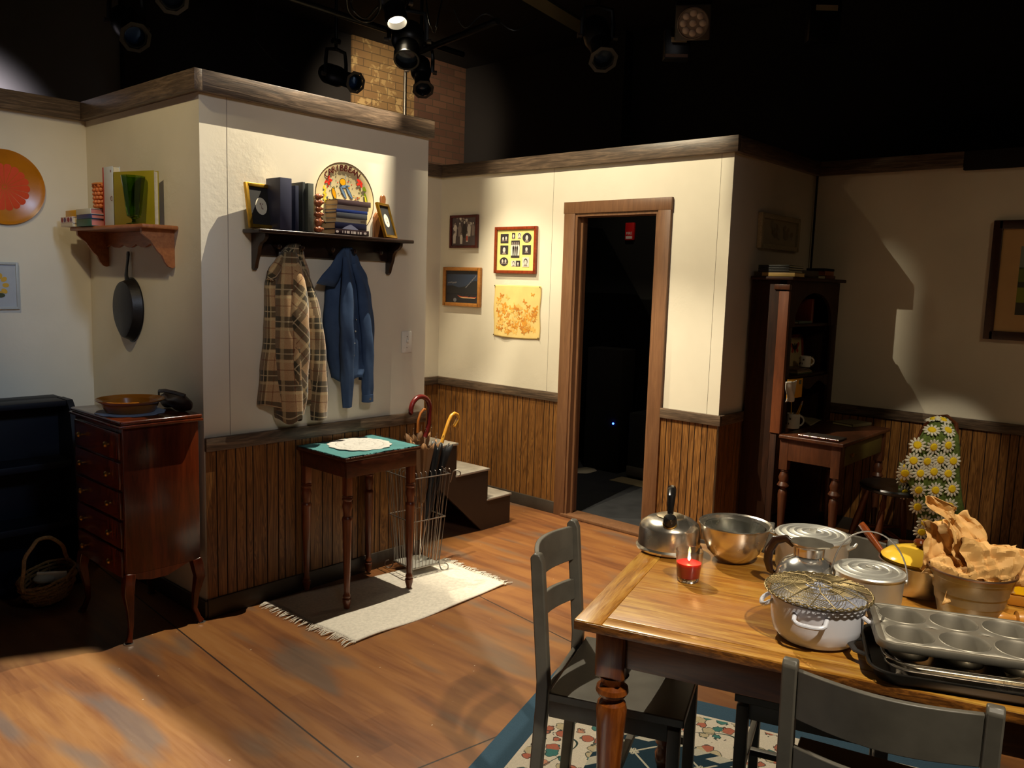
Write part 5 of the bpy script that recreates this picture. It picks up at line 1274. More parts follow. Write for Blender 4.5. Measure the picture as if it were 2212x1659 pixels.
# ---------------------------------------------------------------- large patterned rug
def m_area():
    N = NT('floral_border_rug'); v = N.coord(); sx = N.n('ShaderNodeSeparateXYZ'); N.l(v, sx.inputs[0])
    X = sx.outputs[0]; Y = N.math('MULTIPLY', sx.outputs[1], -1)
    wob = N.math('MULTIPLY', N.math('SINE', N.math('MULTIPLY', N.math('ADD', X, Y), 9)), .012)
    d = N.math('MINIMUM', X, Y); dw = N.math('ADD', d, wob)
    teal = lin((60, 84, 102)); dteal = lin((34, 54, 66)); cream = lin((214, 202, 184))
    # floral blobs
    vo = N.n('ShaderNodeTexVoronoi'); vo.inputs['Scale'].default_value = 21; N.l(N.coord(), vo.inputs['Vector'])
    nz = N.noise(v, 26, 2, .5, 1.5); dd = N.math('ADD', vo.outputs['Distance'], N.math('MULTIPLY_ADD', nz, .5, -.25))
    sc = N.n('ShaderNodeSeparateColor'); N.l(vo.outputs['Color'], sc.inputs[0])
    fcol = N.ramp(sc.outputs[0], [(0, lin((176, 104, 84))), (.28, lin((196, 138, 112))), (.3, lin((70, 120, 116))), (.55, lin((120, 146, 120))), (.57, lin((188, 172, 140))), (1, lin((196, 180, 150)))], 'CONSTANT')
    inside = N.math('LESS_THAN', dd, .50); edge = N.math('MULTIPLY', N.math('GREATER_THAN', dd, .44), inside)
    flor = N.mix(inside, cream, fcol); flor = N.mix(N.math('MULTIPLY', edge, .9), flor, lin((54, 66, 64)))
    vine = N.math('LESS_THAN', N.math('ABSOLUTE', N.math('SUBTRACT', N.math('ADD', d, N.math('MULTIPLY', N.math('SINE', N.math('MULTIPLY', N.math('ADD', X, Y), 22)), .035)), .235)), .003)
    flor = N.mix(vine, flor, lin((52, 70, 66)))
    # lattice
    def tri(x, y, sgn): 
        s_ = N.math('ADD', N.math('MULTIPLY', x, 4.4), N.math('MULTIPLY', y, 4.4*sgn)); f = N.math('ABSOLUTE', N.math('SUBTRACT', N.math('FRACT', N.math('ADD', s_, 40)), .5)); return f
    a, b = tri(X, Y, 1), tri(X, Y, -1)
    lat = N.math('MAXIMUM', N.math('GREATER_THAN', a, .477), N.math('GREATER_THAN', b, .477))
    near = N.math('MULTIPLY', N.math('GREATER_THAN', a, .40), N.math('GREATER_THAN', b, .40))
    pet = N.math('ADD', N.math('SUBTRACT', .5, a), N.math('SUBTRACT', .5, b))
    fl_ = N.math('MULTIPLY', near, N.math('LESS_THAN', N.math('ABSOLUTE', N.math('SUBTRACT', N.math('ABSOLUTE', N.math('SUBTRACT', a, b)), .03)), .022))
    inner = N.mix(N.math('MAXIMUM', lat, fl_), dteal, lin((186, 180, 160)))
    chain = N.math('GREATER_THAN', N.math('SINE', N.math('MULTIPLY', N.math('ADD', X, Y), 70)), -.35)
    ch = N.mix(chain, dteal, lin((186, 180, 164)))
    c = N.mix(N.math('GREATER_THAN', d, .105), teal, cream)
    c = N.mix(N.math('GREATER_THAN', dw, .125), c, flor)
    c = N.mix(N.math('GREATER_THAN', dw, .345), c, ch)
    c = N.mix(N.math('GREATER_THAN', dw, .385), c, dteal)
    c = N.mix(N.math('GREATER_THAN', dw, .40), c, inner)
    k = N.noise(v, 260, 2); N.bump(k, .5, .002)
    c = N.mix(.3, c, N.mix(1, c, N.ramp(k, [(.3, (.4, .4, .4)), (.7, (1, 1, 1))]), 'MULTIPLY'))
    return N.fin(c, .95, 0, .1)
RZT = math.atan2(-.9561, .2926)
ar_ = MB().box((0, -2.6, .0005), (3.2, 0, .010), .003).build('area_rug', m_area(), ang=30); ar_.location = (2.57, 1.976, 0); ar_.rotation_euler = (0, 0, RZT)
tag(ar_, 'large teal and cream floral area rug under the kitchen table', 'rug')

# ---------------------------------------------------------------- kitchen table
def m_top():
    N = NT('worn_pine_tabletop'); v = N.coord(scale=(1.3, 16, 6)); 
    a = N.noise(v, 2.4, 6, .62, .5); big = N.noise(N.coord(scale=(1, 2.2, 1)), 2.0, 3, .55, .3); fine = N.noise(N.coord(scale=(3.2, 52, 6)), 5, 3, .7)
    f = N.math('MULTIPLY_ADD', a, .6, N.math('MULTIPLY', fine, .35))
    col = N.ramp(f, [(.33, lin((104, 60, 14))), (.45, lin((158, 106, 34))), (.58, lin((190, 146, 60))), (.75, lin((212, 178, 96)))])
    st = N.ramp(big, [(.42, (0, 0, 0)), (.62, (1, 1, 1))]); col = N.mix(N.math('MULTIPLY', st, .45), col, lin((164, 96, 30)))
    wh = N.ramp(N.noise(N.coord(scale=(1.2, 9, 1), loc=(3, 2, 0)), 3, 3), [(.62, (0, 0, 0)), (.72, (1, 1, 1))]); col = N.mix(N.math('MULTIPLY', wh, .25), col, lin((214, 190, 150)))
    N.bump(f, .18, .002); N.b.inputs['Coat Weight'].default_value = .35; N.b.inputs['Coat Roughness'].default_value = .2
    return N.fin(col, N.math('MULTIPLY_ADD', fine, .3, .2), 0, .5)
M_TOP = m_top()
M_TLEG = wood('honey_brown_turned_wood', (86, 38, 10), (150, 82, 28), (8, 8, 1), .25, 2, .06, coat=.4)
TH0 = .76; TLn, TWd = 1.62, .777
kt = thing('kitchen_table', 'large worn pine kitchen table with turned legs, covered with pots and pans', 'table', (1.572, 1.166, 0), RZT)
mb = MB(); mb.box((.072, .05, TH0-.024), (TLn-.072, TWd-.05, TH0), .001); mb.build('top', M_TOP, kt)
for a, b in (((0, 0), (.071, TWd)), ((TLn-.071, 0), (TLn, TWd))):
    o = MB().box((0, 0, -.026), (TWd, .071, .0), .004).build('end_board', M_TOP, kt); o.location = (b[0], a[1], TH0+.0004); o.rotation_euler = (0, 0, PI/2)
MB().box((.0715, 0, TH0-.026), (TLn-.0715, .0495, TH0+.0004), .004).build('edge_board', M_TOP, kt)
MB().box((.0715, TWd-.0495, TH0-.026), (TLn-.0715, TWd, TH0+.0004), .004).build('edge_board', M_TOP, kt)
MB().box((.001, -.0016, TH0-.025), (TLn-.001, -.0001, TH0-.0035), .0006).build('worn_edge', wood('dark_worn_edge', (44, 22, 8), (150, 94, 36), (5, 20, 20), .3, 2.5, .3), kt, label='dark chipped front edge')
M_APR = wood('brown_apron_wood', (84, 44, 16), (132, 78, 32), (1.2, 12, 12), .35, 2, .1, coat=.2)
mb = MB(); i0, i1 = .055, .075
mb.box((.11, i0, TH0-.125), (TLn-.11, i1, TH0-.0265), .002); mb.box((.11, TWd-i1, TH0-.125), (TLn-.11, TWd-i0, TH0-.0265), .002)
mb.box((i0, .11, TH0-.125), (i1, TWd-.11, TH0-.0265), .002); mb.box((TLn-i1, .11, TH0-.125), (TLn-i0, TWd-.11, TH0-.0265), .002); mb.build('apron', M_APR, kt)
lp = [(0, .0), (.018, 0), (.024, .02), (.026, .05), (.019, .062), (.019, .075), (.026, .085), (.022, .10), (.024, .16), (.032, .36), (.038, .47), (.040, .50), (.036, .515), (.024, .523), (.022, .53), (.036, .536), (.042, .546), (.040, .558), (.028, .566), (.030, .572), (.041, .590), (.0415, .5905)]
for x, y in ((.082, .082), (TLn-.082, .082), (.082, TWd-.082), (TLn-.082, TWd-.082)):
    mb = MB(); mb.lathe(lp, 28, c=(x, y, .0105)); mb.box((x-.039, y-.039, .6), (x+.039, y+.039, TH0-.0266), .008, seg=3); mb.build('leg', M_TLEG, kt)

# ---------------------------------------------------------------- painted chairs
M_CHAIR = plain('dark_grey_worn_paint', (86, 82, 74), .42, var=.18, nscale=14, bump=.08)
def chair(label, loc, rz):
    o = thing('painted_chair', label, 'chair', loc, rz, 'dark grey painted chairs round the kitchen table')
    CH, sw = .835, .195
    for s in (-1, 1):
        mb = MB(); x = s*(sw-.016)
        mb.prism([(-.235, 0), (-.203, 0), (-.178, .40), (-.176, .47), (-.205, CH-.02), (-.215, CH), (-.232, CH+.002), (-.242, CH-.01), (-.212, .47), (-.213, .40)], .030, M=Matrix(((0, 0, 1, x-.015), (1, 0, 0, 0), (0, 1, 0, 0), (0, 0, 0, 1))))
        mb.build('rear_post', M_CHAIR, o, bevel=.004)
        mb = MB(); mb.box((x-.017, .155, 0), (x+.017, .188, .415), .004); mb.build('front_leg', M_CHAIR, o)
    def slat(z0, z1, arch, name):
        mb = MB(); n = 18
        def f(side):
            def g(u, v):
                x = -sw+.032+(2*sw-.064)*u; b = .042*math.sin(PI*u); z = z0+(z1-z0)*v+arch*math.sin(PI*u)*v+arch*.4*math.sin(PI*u)*(1-v)
                y = -.205-.028*(z-.5)/.335*.9-b+(.007 if side else -.007)
                return Vector((x, y, z))
            return g
        A = [[mb.bm.verts.new(f(s_)(i/n, j/3)) for i in range(n+1)] for s_ in (0, 1) for j in range(4)]
        for base_ in (0, 4):
            for j in range(3):
                for i in range(n): mb.bm.faces.new((A[base_+j][i], A[base_+j][i+1], A[base_+j+1][i+1], A[base_+j+1][i]))
        for i in range(n):
            mb.bm.faces.new((A[0][i], A[0][i+1], A[4][i+1], A[4][i])); mb.bm.faces.new((A[3][i], A[3][i+1], A[7][i+1], A[7][i]))
        for i in (0, n):
            for j in range(3): mb.bm.faces.new((A[j][i], A[j+1][i], A[4+j+1][i], A[4+j][i]))
        mb.build(name, M_CHAIR, o, ang=50, bevel=.002)
    slat(.712, .818, .004, 'crest_rail'); slat(.585, .650, .004, 'back_slat')
    # scooped seat
    mb = MB(); n = 16
    def top(u, v):
        x, y = -sw-.006+(2*sw+.012)*u, -.172+.37*v; s_ = math.sin(PI*u)*math.sin(PI*min(1, v*1.1))
        return Vector((x, y, .452-.008*s_))
    T_ = [[mb.bm.verts.new(top(i/n, j/n)) for i in range(n+1)] for j in range(n+1)]; B = [[mb.bm.verts.new((top(i/n, j/n).x, top(i/n, j/n).y, .428)) for i in range(n+1)] for j in range(n+1)]
    for G in (T_, B):
        for j in range(n):
            for i in range(n): mb.bm.faces.new((G[j][i], G[j][i+1], G[j+1][i+1], G[j+1][i]))
    for i in range(n):
        for (p, q) in (((0, i), (0, i+1)), ((n, i), (n, i+1)), ((i, 0), (i+1, 0)), ((i, n), (i+1, n))):
            mb.bm.faces.new((T_[p[0]][p[1]], T_[q[0]][q[1]], B[q[0]][q[1]], B[p[0]][p[1]]))
    mb.build('seat', M_CHAIR, o, ang=40, bevel=.003)
    mb = MB(); mb.box((-sw+.034, -.168, .37), (sw-.034, .186, .4275)) if False else None
    for s in (-1, 1): mb.box((s*(sw-.016)-.009, -.174, .375), (s*(sw-.016)+.009, .154, .4278), .002)
    mb.box((-sw+.034, .164, .375), (sw-.034, .180, .4278), .002); mb.box((-sw+.034, -.205, .375), (sw-.034, -.190, .4278), .002); mb.build('seat_rail', M_CHAIR, o)
    for s in (-1, 1): MB().box((s*(sw-.016)-.008, -.195, .17), (s*(sw-.016)+.008, .156, .195), .003).build('stretcher', M_CHAIR, o)
    MB().box((-sw+.026, -.012, .172), (sw-.026, .010, .192), .003).build('stretcher', M_CHAIR, o)
    return o
def chair_at(label, mid, face):
    f = Vector((*face, 0)).normalized(); c = Vector((*mid, 0))+f*.228
    o = chair(label, (c.x, c.y, .0108), math.atan2(f.y, f.x)-PI/2); return o
c_a = chair_at('dark grey painted chair at the left end of the kitchen table, seat in full view', (1.855, 1.455), (.37, -.93))
def chair_copy(label, mid, face):
    f = Vector((*face, 0)).normalized(); c = Vector((*mid, 0))+f*.228
    return dup(c_a, (c.x, c.y, .0108), math.atan2(f.y, f.x)-PI/2, label)
chair_copy('dark grey painted chair in the foreground, its back toward the camera', (1.605, .44), (.972, .235))
chair_copy('dark grey painted chair on the far side of the kitchen table behind the pots', (2.525, .90), (-.95, -.31))

# ---------------------------------------------------------------- things on the kitchen table
TZ = TH0+.0012
def onT(px, py, z=TH0): p = hit(px, py, 'z', z); return Vector((p.x, p.y, TZ))
def faceang(p, off=0):   # rotation so that local -y looks to the camera side
    return math.atan2(p.y, p.x)-PI/2+off
def at2(px, py, name, lb, cat, off=0): p = onT(px, py); return thing(name, lb, cat, p, faceang(p, off)), p
# kettle
k_, p = at2(1444, 1186, 'kettle', 'shiny stainless kettle with a black handle at the far left corner of the table', 'kettle')
MB().lathe([(0, 0), (.094, 0), (.102, .006), (.103, .012), (.097, .018), (.094, .074), (.090, .083), (.070, .098), (.042, .106), (.040, .106), (.0, .106)], 56).build('body', M_STEEL, k_)
MB().lathe([(.041, .1062), (.043, .109), (.030, .113), (0, .115)], 40).build('lid', metal('brushed_lid', (222, 206, 176), .3), k_)
T_ = TR(0, -.060, .088) @ RX(.60)
MB().lathe([(.022, 0), (.022, .018), (.019, .020)], 24, M=T_).build('spout', M_BRASS, k_)
sp_ = MB(); sp_.lathe([(.0185, .018), (.021, .026), (.020, .038), (.012, .048), (0, .050)], 24, M=T_); sp_.build('spout_cap', plain('black_bakelite', (34, 32, 30), .25, metal=.3), k_)
MB().tube([(0, -.055, .128), (0, -.050, .150), (0, -.038, .178), (0, -.010, .190), (0, .03, .188), (0, .05, .17), (0, .058, .13), (0, .058, .10)], [.009, .010, .013, .014, .014, .012, .010, .008], 12, flat=.75).build('handle', plain('black_plastic', (24, 22, 22), .22), k_)
# mixing bowl with glass bowl inside
b_, p = at2(1583, 1209, 'mixing_bowl', 'stainless steel mixing bowl behind the red candle', 'bowl'); b_.scale = (.96, .96, .98)
prof = [(0, 0), (.048, 0), (.056, .004), (.082, .032), (.098, .066), (.104, .092), (.108, .112), (.113, .115), (.112, .118), (.106, .114), (.101, .092), (.095, .066), (.079, .034), (.053, .008), (0, .004)]
MB().lathe(prof, 64).build('bowl_body', M_STEEL, b_)
MB().tube([(.105+.026*math.sin(a), .0, .082+.018*math.cos(a)) for a in [k*PI/10 for k in range(11)]], .0035, 8).build('ring_handle', M_STEEL, b_)
gi = thing('glass_bowl', 'clear glass bowl nested inside the steel mixing bowl', 'bowl', (p.x, p.y, p.z+.006))
MB().lathe([(0, 0), (.040, 0), (.066, .03), (.082, .066), (.092, .098), (.089, .098), (.078, .066), (.062, .032), (.038, .005), (0, .004)], 56).build('glass', glassy('clear_glass', (240, 244, 244), .01), gi)
# candle
c_, p = at2(1486, 1254, 'candle_jar', 'burning red candle in a clear glass tumbler near the kettle', 'candle')
MB().lathe([(0, 0), (.029, 0), (.031, .003), (.0385, .088), (.0372, .088), (.0318, .013), (0, .012)], 10*4).build('glass', glassy('tumbler_glass', (250, 250, 250), .0), c_)
N = NT('red_wax'); wx_ = N.fin(lin((190, 24, 30)), .35); N.b.inputs['Subsurface Weight'].default_value = .6; N.b.inputs['Subsurface Radius'].default_value = (.02, .004, .003); N.b.inputs['Subsurface Scale'].default_value = 1
N.b.inputs['Emission Color'].default_value = (1, .05, .06, 1); N.b.inputs['Emission Strength'].default_value = 0
MB().lathe([(0, .0125), (.0308, .0125), (.0352, .054), (.030, .053), (0, .052)], 40).build('wax', wx_, c_)
MB().tube([(0, 0, .052), (.001, 0, .060)], .0009, 6).build('wick', M_BLACK, c_)
MB().lathe([(0, .058), (.0035, .062), (.0042, .067), (.0025, .075), (0, .084)], 14).build('flame', glow('flame', (255, 214, 140), 40), c_)
cl = bpy.data.lights.new('candle_light', 'POINT'); cl.energy = .12; cl.color = (1, .5, .2); cl.shadow_soft_size = .004; clo = bpy.data.objects.new('candle_light', cl); COL.objects.link(clo); clo.location = (p.x, p.y, p.z+.088)
# big lidded aluminium pot
def lid_rings(mb, r, z, h, n=4):
    prof = [(r+.002, z-.004), (r+.003, z), (r, z+.004)]
    for k in range(n):
        a = r*(1-(k+.5)/n*.82); prof += [(a+.008, z+.004+h*(k/n)), (a+.003, z+.007+h*(k/n)), (a-.004, z+.006+h*(k/n)), (a-.006, z+.003+h*((k+.6)/n))]
    prof += [(r*.12, z+.004+h), (0, z+.005+h)]
    mb.lathe(prof, 56); return mb
bp_, p = at2(1750, 1228, 'stock_pot', 'large dull aluminium pot with a ringed lid at the back of the table', 'pot', -.2); bp_.scale = (.89, .89, .90)
MB().lathe([(0, 0), (.108, 0), (.113, .005), (.117, .095), (.1175, .112), (.115, .112), (.112, .006), (0, .004)], 56).build('pot_body', M_ALU, bp_)
ld = lid_rings(MB(), .118, .1145, .008); ld = ld.build('lid', M_ALU, bp_); MB().box((-.011, -.006, .126), (.011, .006, .137), .002).build('lid_grip', M_ALU, ld)
for s in (-1, 1):
    MB().tube([(s*.116, -.012, .088), (s*.135, -.012, .102), (s*.138, 0, .108), (s*.135, .012, .102), (s*.116, .012, .088)], .0045, 8).build('ear', M_ALU, bp_)
# coffee carafe
cf_, p = at2(1741, 1277, 'coffee_carafe', 'chrome coffee carafe with a brown curved handle in front of the stock pot', 'carafe', -.15)
MB().lathe([(0, 0), (.062, 0), (.078, .012), (.086, .038), (.080, .066), (.060, .088), (.040, .098), (.038, .103), (.036, .103), (.036, .096), (0, .096)], 56).build('body', M_CHROME, cf_)
MB().lathe([(.0385, .1035), (.040, .104), (.041, .126), (.047, .131), (.044, .134), (.0, .130)], 40).build('collar', M_CHROME, cf_)
MB().prism([(.050*math.cos(a)*(1.25 if abs(a) < .5 else 1), .048*math.sin(a)) for a in [-PI+2*PI*k/28 for k in range(28)]], .004, M=TR(0, 0, .1345)).build('lid', metal('dull_lid', (196, 188, 172), .3), cf_)
MB().tube([(-.040, 0, .122), (-.062, 0, .138), (-.090, 0, .128), (-.106, 0, .098), (-.108, 0, .066), (-.100, 0, .040), (-.088, 0, .034)], [.008, .011, .013, .013, .012, .010, .007], 12, flat=.6).build('handle', plain('dark_brown_bakelite', (44, 26, 18), .25), cf_)
# white enamel casserole + wire trivet
en_, p = at2(1760, 1376, 'enamel_casserole', 'white enamel casserole with a wire rack on top at the front of the table', 'pot', .0)
M_EN = plain('white_enamel', (216, 218, 230), .18, var=.03)
M_ENR = plain('dark_enamel_rim', (60, 52, 46), .35)
MB().lathe([(0, 0), (.070, 0), (.086, .004), (.098, .018), (.104, .045), (.108, .098), (.1085, .104), (.105, .104), (.100, .045), (.092, .018), (0, .006)], 64).build('pot_body', M_EN, en_)
MB().tube([(.1085*math.cos(a), .1085*math.sin(a), .1055) for a in [2*PI*k/64 for k in range(64)]], .002, 6, closed=True).build('rim', M_ENR, en_)
for a0 in (-PI/2-.12, -.1, PI):
    a0_ = a0
    pts = []
    for k in range(13):
        t_ = -1+2*k/12; pts.append((( .105+.022*math.sqrt(max(0, 1-t_**4)))*math.cos(a0+t_*.34), (.105+.022*math.sqrt(max(0, 1-t_**4)))*math.sin(a0+t_*.34), .086-.016*math.sqrt(max(0, 1-t_**4))))
    MB().tube(pts, .0055, 10).build('handle', M_EN, en_)
tv = thing('wire_rack', 'round folding wire mesh rack lying on the white enamel casserole', 'wire rack', (p.x, p.y, TZ+.1085), faceang(p))
M_TIN = metal('tinned_wire', (140, 124, 88), .5)
mb = MB(); RR = .122
mb.tube([(RR*math.cos(a), RR*math.sin(a), .006+.0018*math.sin(40*a)) for a in [2*PI*k/200 for k in range(200)]], .0020, 5, closed=True)
mb.tube([(RR*.985*math.cos(a), RR*.985*math.sin(a), .009-.0018*math.sin(40*a)) for a in [2*PI*k/200 for k in range(200)]], .0016, 5, closed=True)
def dome(r): return .008+.010*(1-(r/RR)**2)
for q in range(60):
    for s_ in (-1, 1):
        a0 = 2*PI*q/72; mb.tube([(r*math.cos(a0+s_*(1-r/RR)*1.15), r*math.sin(a0+s_*(1-r/RR)*1.15), dome(r)+.0008*s_) for r in (RR, RR*.85, RR*.7, RR*.55, RR*.4, RR*.25)], .0008, 4)
for q in range(14):
    a0 = 2*PI*q/14+.1; a1 = a0+.5*math.sin(q*2.1); mb.tube([(RR*math.cos(a0), RR*math.sin(a0), .010), (RR*.5*math.cos((a0+a1)/2), RR*.5*math.sin((a0+a1)/2), .022), (.012*math.cos(a1), .012*math.sin(a1), .024)], .0013, 5)
for r_ in (.055, .085): mb.tube([(r_*math.cos(a), r_*math.sin(a), dome(r_)+.001) for a in [2*PI*k/48 for k in range(48)]], .0010, 5, closed=True)
mb.tube([(.030*math.cos(a), .030*math.sin(a), .0245) for a in [2*PI*k/32 for k in range(32)]], .0013, 5, closed=True)
mb.build('wire_mesh', M_TIN, tv)
# lidded pail with a bail
pl_, p = at2(1872, 1312, 'aluminium_pail', 'small dull aluminium pail with a ringed lid and a wire bail', 'pail', .1); pl_.scale = (.97, .97, .90)
MB().lathe([(0, 0), (.078, 0), (.083, .005), (.087, .10), (.088, .108), (.085, .108), (.081, .006), (0, .004)], 56).build('pail_body', M_ALU, pl_)
ld = lid_rings(MB(), .089, .1105, .006, 3).build('lid', M_ALU, pl_); MB().tube([(.010*math.cos(a), .007*math.sin(a), .124) for a in [2*PI*k/16 for k in range(16)]], .0022, 6, closed=True).build('lid_ring', M_ALU, ld)
pts = [(.094*math.cos(a), .045*math.sin(a), .092+.122*math.sin(a)) for a in [PI*k/24 for k in range(25)]]
MB().tube(pts, .0022, 6).build('bail', M_WIRE, pl_)
for s in (-1, 1): MB().lathe([(.008, 0), (.008, .004), (.003, .006), (0, .006)], 12, M=TR(s*.0885, 0, .092) @ RY(s*PI/2)).build('bail_ear', M_ALU, pl_)
# steel pan with yellow lidded saucepan standing behind it
sb_, p = at2(1978, 1272, 'steel_saucepan', 'plain stainless saucepan behind the muffin tin, carrying the yellow pan', 'pan', .1)
MB().lathe([(0, 0), (.092, 0), (.096, .004), (.100, .078), (.103, .080), (.099, .081), (.094, .008), (0, .004)], 56).build('pan_body', M_STEEL, sb_)
yp = thing('yellow_saucepan', 'yellow enamelled saucepan with lid, brown knob and wooden handle', 'pan', (p.x, p.y, TZ+.0465), faceang(p, -.15)); yp.scale = (.94, .94, .94)
M_YEL = plain('yellow_enamel', (236, 190, 62), .12, var=.03)
MB().lathe([(0, 0), (.080, 0), (.090, .010), (.098, .040), (.101, .043), (.097, .044), (.086, .012), (0, .004)], 56).build('pan_body', M_YEL, yp)
yl = MB().lathe([(.100, .0445), (.103, .047), (.100, .050), (.085, .062), (.050, .074), (.012, .078), (0, .078)], 56).build('lid', M_YEL, yp)
MB().lathe([(.008, .078), (.009, .082), (.016, .086), (.018, .094), (.014, .101), (0, .103)], 24).build('knob', plain('brown_knob', (92, 40, 16), .2), yl)
MB().tube([(-.098, .0, .038), (-.115, .008, .052), (-.140, .02, .074), (-.162, .03, .094), (-.176, .037, .106)], [.009, .010, .012, .0125, .0115], 14, flat=.8).build('handle', wood('red_brown_handle', (110, 48, 18), (150, 78, 34), (6, 6, 6), .2, 2, .02, coat=.4), yp)
# galvanised bucket with brown paper
bu, p = at2(2090, 1332, 'galvanised_bucket', 'galvanised bucket stuffed with crumpled brown paper', 'bucket'); bu.scale = (.86, .86, .90)
M_GAL = plain('galvanised_metal', (150, 142, 124), .38, var=.22, nscale=14, metal=.75)
MB().lathe([(0, 0), (.078, 0), (.082, .004), (.092, .048), (.093, .050), (.0945, .050), (.098, .078), (.100, .080), (.1015, .080), (.106, .118), (.109, .122), (.1105, .122), (.116, .138), (.114, .138), (.104, .112), (.080, .006), (0, .004)], 56).build('bucket_body', M_GAL, bu)
MB().tube([(.1165*math.cos(a), .1165*math.sin(a), .1395) for a in [2*PI*k/60 for k in range(60)]], .0042, 8, closed=True).build('rolled_rim', metal('rusty_rim', (150, 116, 92), .35), bu)
M_PAP = plain('brown_kraft_paper', (206, 160, 96), .7, var=.06, nscale=6)
def crumple(name, lb, c, r, seed, sc=(1, 1, 1), rough=.42, sub=4, spike=0):
    mb = MB(); bmesh.ops.create_icosphere(mb.bm, subdivisions=sub, radius=1)
    for v in mb.bm.verts:
        n_ = v.co.normalized(); q = n_*1.9+Vector((seed, seed*2.1, -seed))
        q2 = q*.9+Vector((noise.noise(q*1.3), noise.noise(q*1.3+Vector((9, 0, 0))), noise.noise(q*1.3+Vector((0, 9, 0)))))*.35
        cell = noise.voronoi(q2*1.15)[0]; rid = cell[1]-cell[0]; c2 = noise.voronoi(q2*2.6+Vector((4, 4, 4)))[0]
        k = 1+rough*(.42-min(rid*1.4, .9))*.75+.13*(.3-min(c2[1]-c2[0], .6))+.10*noise.noise(q*1.2)
        if spike: k += spike*max(0, n_.z)**3*(.6+.8*noise.noise(q*3))
        v.co = Vector((n_.x*sc[0], n_.y*sc[1], n_.z*sc[2]))*r*k
    o = mb.build(name, M_PAP, None, ang=14); o.location = c; tag(o, lb, 'paper', None); return o
def wv(px, py, P_): # point at the depth of the bucket
    return hitp(px, py, P_, (-P_.y, P_.x, 0))
P_ = Vector((p.x, p.y, 0))
def tri(x): x = x-math.floor(x); return abs(x-.5)*4-1
def folded(lb, c, W_, H_, ang, lean, amp, seed, curl=.5, name='crumpled_paper'):
    """sheet of paper with sharp creases, about W_ by H_, curled over"""
    rr = random.Random(seed); cr = []
    for i in range(7):
        a = rr.uniform(0, PI); f_ = rr.uniform(.7, 2.6)*(1+.35*i); cr.append((math.cos(a)*f_, math.sin(a)*f_, rr.random(), amp/(1+.55*i)))
    A = (RT*math.cos(ang)+UP*math.sin(ang)).normalized(); N_ = (-FW*math.cos(lean)+UP*math.sin(lean)).normalized(); B = N_.cross(A).normalized(); N_ = A.cross(B)
    mb = MB()
    def f(u, v):
        x, y = u-.5, v-.5; wx = x+.10*noise.noise(Vector((3*x, 3*y, seed))); wy = y+.10*noise.noise(Vector((3*x, 3*y, seed+5)))
        h = sum(a_*tri(wx*fx+wy*fy+p_) for fx, fy, p_, a_ in cr)
        shr = 1-.10*math.sin(9*y+seed)*(abs(x) > .3)
        th = curl*PI*y; py = math.sin(th)/(curl*PI)*1.0; pz = (math.cos(th)-1)/(curl*PI)
        edge = 1+.08*noise.noise(Vector((7*x, 7*y, seed)))
        return c+A*(x*W_*edge*shr)+B*(py*H_*edge)+N_*(pz*H_+h*min(W_, H_))
    mb.sheet(f, 34, 34)
    o = mb.build(name, M_PAP, None, ang=16, solid=.0010); tag(o, lb, 'paper', 'crumpled brown paper sheets in the bucket'); return o
folded('crumpled brown paper sheet bulging in the middle of the galvanised bucket', wv(2092, 1222, P_)-FW*.02, .17, .16, .15, .75, .075, 3, .75)
folded('crumpled brown paper sheet spilling over the right side of the galvanised bucket', wv(2155, 1200, P_), .17, .15, -.15, .6, .085, 11, .8)
folded('crumpled brown paper peak rising at the centre back of the bucket', wv(2112, 1185, P_)+Vector((.04, .03, 0)), .10, .15, .5, .1, .09, 23, .5)
folded('crumpled brown paper fold standing at the left rim of the bucket', wv(2040, 1188, P_)+Vector((.015, .012, 0)), .085, .15, -.1, .05, .07, 31, .6)
folded('small creased brown paper piece low at the front left of the bucket', wv(2040, 1230, P_)-FW*.015, .08, .10, .9, .5, .08, 37, .7)
# long twisted sheet standing up to the left
def strip(name, lb, pts, ws, seed, tw=.3):
    mb = MB(); n = len(pts)
    def f(u, v):
        k = v*(n-1); i = min(int(k), n-2); t_ = k-i; c = pts[i].lerp(pts[i+1], t_); w_ = ws[i]*(1-t_)+ws[i+1]*t_
        d = (RT*math.cos(tw*math.sin(3*v+seed))+FW*math.sin(2.2*math.sin(2.3*v+seed)))*1
        q = Vector((u*6+seed, v*14, seed)); off = FW*(.030*noise.noise(q*.45)+.010*abs(noise.noise(q*1.3)))
        return c+d.normalized()*(u-.5)*w_*(1+.1*noise.noise(q))+off+UP*(.010*noise.noise(q*.6+Vector((5, 0, 0))))
    mb.sheet(f, 14, 30); o = mb.build(name, M_PAP, None, ang=22, solid=.0012); tag(o, lb, 'paper'); return o
strip('twisted_paper', 'long twisted brown paper sheet standing up out of the bucket toward the daisies', [wv(2082, 1228, P_), wv(2068, 1190, P_), wv(2066, 1150, P_), wv(2058, 1122, P_), wv(2036, 1098, P_), wv(2008, 1072, P_)], [.040, .042, .036, .050, .075, .028], 1.3)
